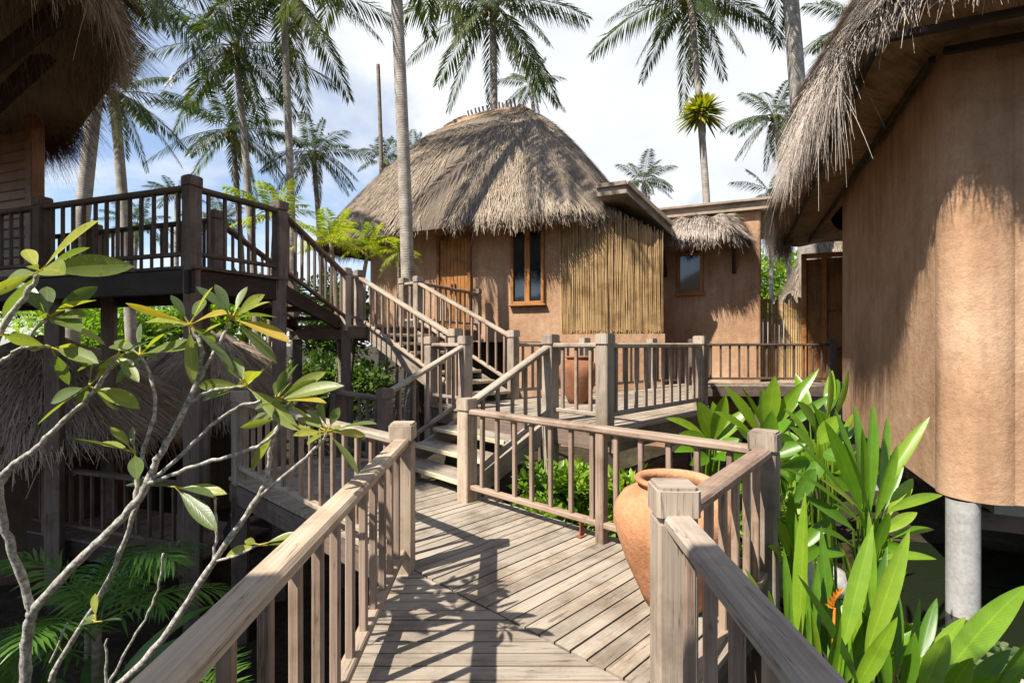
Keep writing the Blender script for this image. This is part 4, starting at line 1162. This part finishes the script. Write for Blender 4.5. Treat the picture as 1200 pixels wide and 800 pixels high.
hero('big arching leaf blades in the bottom right corner', (1150, 900, 2.1), [
    (1095, 806, 1206, 684, 2.0, .15, 44, .65), (1150, 830, 1228, 730, 2.0, .1, 40, .4), (1080, 815, 1112, 742, 1.95, .0, 34, .7),
    (1060, 800, 1078, 700, 2.3, .1, 18, .55), (1110, 815, 1140, 770, 1.9, -.05, 30, .6), (1040, 815, 1030, 735, 2.2, .05, 24, .35),
    (1085, 780, 1132, 722, 2.4, .1, 22, .75), (1075, 790, 1098, 700, 2.5, .15, 22, .2), (1095, 800, 1150, 735, 2.3, .1, 26, .35), (1130, 820, 1185, 760, 2.1, .05, 28, .25), (1050, 790, 1052, 690, 2.6, .1, 20, .3), (1065, 790, 1120, 760, 2.2, 0, 24, .85), (1035, 800, 1010, 715, 2.3, 0, 22, .2), (1160, 830, 1200, 780, 2.0, 0, 30, .6), (1060, 815, 1072, 740, 2.1, 0, 26, .3), (1120, 835, 1165, 792, 1.95, -.1, 30, .45)], seed=3, bend=.12)
hero('dense strappy plant in front of the clay wall', (1018, 690, 3.35), [
    (1015, 600, 1000, 472, 3.4, .1, 22, .45), (1020, 600, 1023, 472, 3.4, .1, 20, .5), (1030, 590, 1040, 486, 3.5, .2, 20, .55),
    (1028, 585, 1090, 488, 3.3, .0, 21, .85), (1010, 600, 966, 492, 3.3, -.1, 24, .5), (1005, 605, 930, 515, 3.2, -.1, 22, .4), (1008, 610, 920, 548, 3.15, -.15, 18, .35),
    (1010, 600, 960, 560, 3.0, -.2, 12, 1.0), (1040, 600, 1105, 580, 3.2, .1, 18, .8), (1035, 625, 1075, 600, 3.2, 0, 20, .9), (1040, 605, 1070, 560, 3.3, .1, 22, .95),
    (1020, 610, 985, 510, 3.1, -.1, 22, .3), (1025, 610, 1052, 520, 3.2, 0, 22, .6), (1015, 620, 975, 590, 3.0, -.2, 20, .25), (1030, 640, 1060, 640, 3.0, -.1, 20, .5),
    (1000, 640, 955, 620, 3.0, -.1, 20, .2), (1035, 600, 1060, 530, 3.5, .1, 16, .45), (1010, 590, 978, 478, 3.5, .1, 18, .35), (1020, 640, 1000, 590, 2.9, -.1, 20, .3),
    (1000, 620, 940, 580, 3.1, 0, 18, .3), (1045, 630, 1095, 620, 3.3, .1, 16, .4), (1012, 600, 1010, 500, 3.2, -.1, 20, .65), (1025, 650, 1042, 600, 3.0, -.1, 18, .4),
    (1030, 655, 1098, 655, 3.1, 0, 16, .7), (990, 650, 950, 650, 2.95, 0, 18, .3)], seed=4, bend=.14, peak=.5)
hero('ovate leaves on tall stalks leaning on the clay wall corner', (975, 640, 4.3), [
    (968, 492, 972, 430, 4.2, -.1, 30, .8), (976, 490, 994, 432, 4.2, -.1, 26, .85), (960, 520, 985, 486, 4.0, -.1, 28, .75), (955, 530, 925, 500, 3.9, -.1, 26, .6),
    (965, 530, 990, 540, 3.9, -.15, 28, .3), (955, 500, 934, 470, 4.1, -.1, 24, .55), (960, 540, 948, 570, 3.8, -.1, 28, .25), (948, 540, 912, 548, 3.8, -.15, 26, .3),
    (970, 555, 1000, 575, 3.9, -.1, 24, .2), (965, 515, 950, 470, 4.4, 0, 24, .4), (950, 520, 918, 478, 4.3, 0, 26, .7), (955, 550, 930, 590, 3.7, -.1, 26, .2), (975, 520, 1002, 500, 4.3, 0, 22, .35)], seed=5, bend=.1)
hero('wide bright leaves in front of the side walkway railing', (900, 620, 4.7), [
    (900, 500, 908, 440, 4.6, -.1, 28, .8), (905, 500, 940, 448, 4.6, -.1, 24, .7), (895, 505, 868, 452, 4.5, -.1, 26, .75), (890, 510, 848, 452, 4.5, -.1, 28, .85), (900, 520, 930, 490, 4.4, -.1, 28, .5),
    (885, 515, 836, 482, 4.4, -.2, 28, .7), (895, 530, 905, 480, 4.3, -.1, 30, .6), (890, 535, 862, 500, 4.2, -.2, 28, .45), (905, 535, 945, 520, 4.3, -.1, 26, .35),
    (885, 540, 850, 535, 4.2, -.2, 28, .3), (900, 550, 925, 560, 4.1, -.2, 28, .25), (905, 505, 960, 432, 4.8, 0, 20, .6), (895, 500, 893, 455, 4.8, 0, 24, .5), (890, 545, 872, 560, 4.1, -.2, 26, .3), (910, 510, 975, 462, 4.7, 0, 18, .45)], seed=6, bend=.1)
hero('pale green leaves spreading beside the platform corner', (830, 600, 4.9), [
    (832, 510, 818, 470, 4.7, -.1, 28, .9), (828, 515, 780, 490, 4.6, -.2, 24, .95), (835, 515, 850, 462, 4.7, -.1, 28, .8), (830, 520, 795, 508, 4.5, -.2, 24, .8), (838, 520, 880, 478, 4.7, 0, 26, .75),
    (832, 525, 820, 500, 4.4, -.2, 28, .7), (840, 530, 870, 515, 4.5, -.1, 28, .6), (825, 530, 790, 530, 4.4, -.2, 24, .5), (838, 535, 850, 540, 4.3, -.2, 26, .4), (830, 535, 808, 545, 4.3, -.2, 24, .35), (845, 520, 835, 470, 4.9, 0, 24, .6)], seed=7, bend=.12)
hero('low leaves between the boulder and the corner post', (925, 720, 3.2), [
    (925, 650, 905, 600, 3.1, -.1, 22, .9), (930, 650, 950, 600, 3.1, -.1, 24, .3), (920, 660, 900, 640, 3.0, -.1, 24, .8), (930, 660, 965, 640, 3.0, -.1, 22, .25), (928, 640, 925, 575, 3.3, 0, 22, .5), (935, 645, 975, 605, 3.2, 0, 22, .4)], seed=8)
broad('large leaves beneath the railing of the side walkway', (3.2, 5.9), 18, .6, .19, .8, 10, stem=1.15, bend=(.1, .4))
broad('tall leaves at the foot of the far clay wall', (3.75, 6.1), 16, .65, .17, .7, 12, stem=1.3)
broad('leafy clump low between the near railing and the pond', (1.7, 2.75), 18, .5, .11, .8, 21, stem=.5, bend=(.1, .35))
broad('leafy clump behind the tall upright leaves', (2.05, 3.05), 18, .55, .11, .8, 22, stem=.6, bend=(.1, .35))
broad('dark broad leaves under the plumeria', (-1.9, 3.4), 12, .6, .2, .9, 13, mat='fern', stem=.5)
broad('dark broad leaves beside the near left railing', (-1.2, 2.6), 9, .5, .2, .9, 14, mat='fern', stem=.45)
broad('long dark leaves at the far left under the plumeria', (-3.1, 3.6), 10, 1.0, .2, .9, 15, mat='fern', stem=.6, bend=(.2, .5))


def fern(label, c, n, L, seed, mat='fern', stem=.3):
    rs = random.Random(seed); gz = float(ground_z(c[0], c[1])); t = thing('fern', (c[0], c[1], gz), label, 'fern', 'shaded garden ferns')
    mb = MB()
    for i in range(n):
        az = i * 2.4 + rs.uniform(-.3, .3)
        frond(mb, np.array([c[0], c[1], gz + stem * rs.uniform(.5, 1.2)]), az, rs.uniform(.35, 1.15), L * rs.uniform(.75, 1.1), rs.uniform(.35, .6), 30, .26, .022, .012, .15, rs.uniform(.25, .85))
    mb.build('fronds', M[mat], t)
    MB().tube([(c[0], c[1], gz - .1), (c[0], c[1], gz + stem)], [.04, .03], 8).build('stem', M['trunk_dark'], t)


fern('feathery palm fern behind the plumeria stems', (-3.0, 3.7), 14, 1.25, 1, stem=1.15)
fern('small feathery fern between the plumeria stems', (-1.9, 3.3), 11, .95, 2, stem=.75)
fern('fern at the bottom left below the plumeria', (-2.4, 2.75), 11, .9, 3, stem=.6)
fern('fern at the foot of the near left railing', (-1.45, 3.3), 9, .7, 4, stem=.35)
fern('fern under the shaded low walkway railing', (-4.3, 5.2), 10, 1.1, 5, stem=.5)

# lily pads, pond edging, garden stones
n = 170; a = RNG.uniform(0, 6.28, n); rr_ = np.sqrt(RNG.random(n))
mb = MB()
for i in range(n):
    x = 3.25 + .55 * rr_[i] * math.cos(a[i]); y = 3.75 + .42 * rr_[i] * math.sin(a[i]); r_ = random.uniform(.012, .03)
    mb.prism([(x + r_ * math.cos(u), y + r_ * math.sin(u)) for u in np.linspace(.3, 6.1, 10)], -.777, -.768 + i * 1e-4)
o = mb.build('water_plants', M['lily']); tag(o, 'small floating leaves on the pond around the pillar', 'water plants', kind='stuff')


def stone(label, c, r, seed, flat=.5):
    rs = np.random.default_rng(seed); k = rs.uniform(-1, 1, (5, 3)) * 2.2; ph = rs.uniform(0, 6, 5)
    V, F = [], []; nu, nv = 18, 10
    for j in range(nv + 1):
        for i in range(nu):
            u, v = 2 * math.pi * i / nu, math.pi * j / nv
            d = np.array([math.cos(u) * math.sin(v), math.sin(u) * math.sin(v), math.cos(v)])
            m_ = 1 + .09 * np.sin(k @ d + ph).sum()
            d = np.sign(d) * np.abs(d) ** .75
            V.append(d * m_ * r * [1, .8, flat])
    for j in range(nv):
        for i in range(nu):
            F.append([j * nu + i, (j + 1) * nu + i, (j + 1) * nu + (i + 1) % nu, j * nu + (i + 1) % nu])
    o = MB().add(V, F, None, .5, True).build('garden_stone', M['stone']); o.location = c
    tag(o, label, 'stone', 'pale garden stones')


stone('flat pale stone at the pond edge in the bottom right', (3.05, 3.05, -.78), .42, 1, .25)
stone('pale stone nearer the pillar at the pond edge', (3.5, 2.75, -.8), .4, 2, .25)
stone('pale boulder between the leaves and the near railing', (2.05, 3.35, -.75), .38, 3, .5)
stone('rounded pale stone behind the strappy plant', (2.75, 4.9, -.7), .4, 4, .5)
stone('grey stone in the shade below the near left railing', (-1.35, 3.9, -1.55), .3, 5, .5)


# ------------------------------------------------------------------ plumeria
PD = 1.2
pt = thing('plumeria_tree', at(30, 830, 2.1 * PD), 'leafy plumeria with bare spotted branches at the left foreground', 'tree')
BR = [  # (px, py, depth) along each branch, root radius, tip radius
    ([(34, 905, 2.1), (30, 800, 2.1), (32, 745, 2.08), (38, 716, 2.05)], .034, .030),
    ([(38, 716, 2.05), (16, 650, 2.0), (2, 598, 1.95), (3, 557, 1.92), (37, 530, 1.9), (72, 495, 1.9), (110, 458, 1.9), (136, 418, 1.88)], .026, .011),
    ([(38, 716, 2.05), (84, 665, 2.0), (125, 625, 1.98), (162, 584, 1.95), (179, 550, 1.95), (192, 525, 1.95), (219, 476, 1.95), (232, 444, 1.95), (236, 408, 1.95), (224, 385, 1.95)], .028, .012),
    ([(233, 446, 1.95), (258, 400, 1.97), (270, 378, 2.0)], .013, .009),
    ([(222, 472, 1.95), (250, 457, 1.93), (288, 452, 1.9)], .012, .008),
    ([(160, 588, 1.95), (164, 545, 1.97), (182, 481, 2.0), (177, 442, 2.02), (164, 415, 2.02)], .014, .009),
    ([(172, 566, 1.95), (200, 545, 1.92), (240, 505, 1.9), (277, 478, 1.88), (305, 470, 1.86)], .013, .008),
    ([(172, 568, 1.95), (230, 545, 1.9), (283, 530, 1.87), (318, 512, 1.85), (345, 470, 1.85)], .013, .009),
    ([(60, 800, 2.2), (71, 773, 2.2), (128, 678, 2.15), (160, 594, 2.1), (169, 560, 2.1)], .020, .013),
    ([(128, 812, 2.0), (189, 749, 1.98), (250, 658, 1.95), (304, 581, 1.9), (314, 550, 1.88), (318, 520, 1.86), (330, 490, 1.85)], .024, .010),
    ([(305, 580, 1.9), (335, 555, 1.85), (368, 527, 1.82), (384, 508, 1.8)], .012, .008),
    ([(250, 658, 1.95), (254, 620, 1.95), (253, 582, 1.95)], .010, .007),
    ([(254, 656, 1.95), (280, 650, 1.9), (304, 638, 1.88)], .009, .006),
    ([(-30, 470, 1.75), (3, 385, 1.75), (30, 348, 1.75), (45, 322, 1.75)], .018, .012),
    ([(-30, 440, 1.8), (2, 424, 1.8), (24, 408, 1.8), (60, 407, 1.8)], .014, .009),
    ([(26, 408, 1.8), (40, 386, 1.82), (54, 374, 1.84)], .011, .008),
    ([(128, 800, 2.0), (155, 750, 2.0), (182, 700, 2.0), (191, 648, 2.0)], .009, .006),
    ([(124, 800, 2.0), (125, 748, 2.0)], .008, .006), ([(60, 775, 2.1), (78, 730, 2.1)], .008, .006),
]
mb = MB()


def smooth_path(P_, n=6):
    P_ = np.array(P_); out = []
    for i in range(len(P_) - 1):
        a, b, c, d = P_[max(i - 1, 0)], P_[i], P_[i + 1], P_[min(i + 2, len(P_) - 1)]
        for k in range(n):
            t = k / n
            out.append(.5 * ((2 * b) + (-a + c) * t + (2 * a - 5 * b + 4 * c - d) * t * t + (-a + 3 * b - 3 * c + d) * t ** 3))
    out.append(P_[-1]); return np.array(out)


for pts, r0, r1 in BR:
    p = smooth_path([at(q[0], q[1], q[2] * PD) for q in pts]); k = len(p)
    rr_ = np.linspace(r0, r1, k) * .72 * (1 + .10 * np.sin(np.arange(k) * 1.9))
    p = p + RNG.normal(0, .0025, p.shape)
    mb.tube(p, rr_, 9, .5)
mb.build('trunk', M['bark'], pt)
# leaf whorls: centre (px, py, depth) and leaf tips (px, py, depth change, tint)
WH = [((46, 318, 1.75), [(118, 256, -.05, .8), (105, 290, .1, .3), (-10, 345, -.15, .75), (155, 312, -.1, .35), (30, 292, .1, .8), (10, 372, .1, .3), (75, 322, -.3, .6)]),
      ((56, 372, 1.84), [(115, 335, .05, .2), (112, 352, -.1, .7), (100, 372, -.1, .3), (92, 388, -.15, .3), (20, 330, .1, .15), (55, 335, .15, .25), (38, 375, -.2, .55), (117, 402, .0, .7)]),
      ((60, 407, 1.8), [(-20, 390, -.1, .85), (112, 425, -.1, .4), (90, 405, .1, .8), (10, 395, -.2, .5), (115, 423, .0, .9), (78, 445, .1, .3)]),
      ((104, 452, 1.9), [(52, 492, -.1, .55), (160, 478, -.1, .6), (135, 478, .1, .45), (110, 425, .1, .35), (95, 475, .1, .3)]),
      ((136, 418, 1.88), [(175, 400, .05, .3), (160, 445, -.1, .5), (120, 435, .1, .6), (150, 395, .1, .7)]),
      ((222, 380, 1.95), [(148, 355, -.1, .93), (200, 345, .0, .2), (250, 335, .0, .75), (265, 368, -.15, .95), (186, 388, -.15, .5), (170, 378, .15, .7), (225, 440, -.05, .65), (268, 430, -.05, .25), (240, 350, .15, .35)]),
      ((272, 373, 2.0), [(252, 332, .05, .2), (310, 345, -.05, .65), (322, 372, -.1, .4), (335, 400, -.1, .97), (318, 420, .05, .45), (232, 395, .0, .75), (290, 335, .1, .4)]),
      ((164, 415, 2.02), [(135, 400, .1, .3), (195, 390, .0, .7), (235, 405, -.1, .4), (165, 378, .1, .3), (140, 445, -.1, .4), (185, 420, .1, .2)]),
      ((288, 452, 1.9), [(235, 452, .05, .5), (322, 425, .05, .15), (300, 435, -.2, .75), (345, 500, -.1, .55), (240, 468, .1, .3), (275, 418, .1, .3)]),
      ((322, 470, 1.86), [(350, 425, .1, .1), (335, 432, .0, .2), (370, 445, .0, .4), (382, 435, .1, .6), (402, 452, -.05, .5), (380, 472, -.1, .9), (345, 420, .2, .2), (300, 480, -.1, .3), (360, 490, .1, .6)]),
      ((384, 505, 1.8), [(440, 497, -.1, .35), (345, 510, -.1, .8), (415, 550, -.05, .45), (398, 475, .0, .35), (350, 490, .1, .5), (362, 520, -.15, .6), (425, 510, .1, .85), (375, 470, .1, .3)]),
      ((330, 490, 1.85), [(285, 500, -.1, .6), (372, 515, -.1, .75), (300, 545, .05, .5), (350, 465, .1, .3)]),
      ((205, 570, 1.93), [(250, 618, -.1, .3), (262, 578, .0, .75), (150, 568, .1, .2)]),
      ((304, 638, 1.88), [(352, 626, .0, .5), (340, 640, .1, .4)]),
      ((158, 530, 1.97), [(160, 560, -.2, .3), (80, 515, -.05, .3), (155, 500, .1, .35)]),
      ((112, 728, 2.0), [(142, 726, 0, .1), (92, 735, .1, .3)])]
bs, ds, ns, ls, ws, ts, bs_, st = [], [], [], [], [], [], [], MB()
for c, tips in WH:
    c0 = at(c[0], c[1], c[2] * PD)
    extra = [(c[0] + random.uniform(-48, 48), c[1] + random.uniform(-42, 22), random.uniform(-.1, .2), random.uniform(.1, .75)) for _ in range(2)]
    for (x, y, dd_, tn) in tips + extra:
        e_ = at(x, y, c[2] * PD + dd_); v = e_ - c0; L_ = np.linalg.norm(v); d_ = v / L_
        b_ = c0 + d_ * min(.035, L_ * .2)
        st.tube([c0, b_ + d_ * .01], [.004, .003], 5, .85, False)
        nrm = unit(np.array([0, -.55, .9]) + RNG.normal(0, .55, 3))
        bs.append(b_); ds.append(d_ + [0, 0, .12]); ns.append(nrm); ls.append(L_ - .02); ws.append(min(.082, max(.038, L_ * .235)) * random.uniform(.9, 1.15)); ts.append(tn); bs_.append(.12)
st.leaves(np.array(bs), np.array(ds), np.array(ns), np.array(ls), np.array(ws), np.array(bs_), 10, .3, np.array(ts), .58, .0).build('crown', M['plumeria'], pt)

# unseen thatched roof, added behind the viewer to shade the near railing ends
SF = Frame(-1.95, -2.62, 9)
t = thing('added_shade_roof', (-1.9, -2.3, 0), 'unseen thatched roof on posts added behind the viewer to shade the railing ends', 'shelter')
sr = Roof(SF, .2, .2, 2.9, 2.35, 4.0, 5.6, rl=1.2, ex=6, bulge=.08)
mb = MB(); sr.core(mb, 60, 8, .2); o = mb.build('roof', M['thatch_core'], t)
mb = MB(); sr.fringe(mb, 4000, L=(.1, .3), bend=(.05, .3), depth=.25); mb.build('straw', M['thatch'], o)
for (a, b) in ((-2.2, -1.7), (2.1, -1.7), (-2.2, 1.6), (2.55, 1.75)):
    p_ = SF.p(a, b); MB().beam((*p_, float(ground_z(*p_)) - .1), (*p_, 4.3), .16, .16, up=(1, 0, 0)).build('post', M['post_dark'], t)
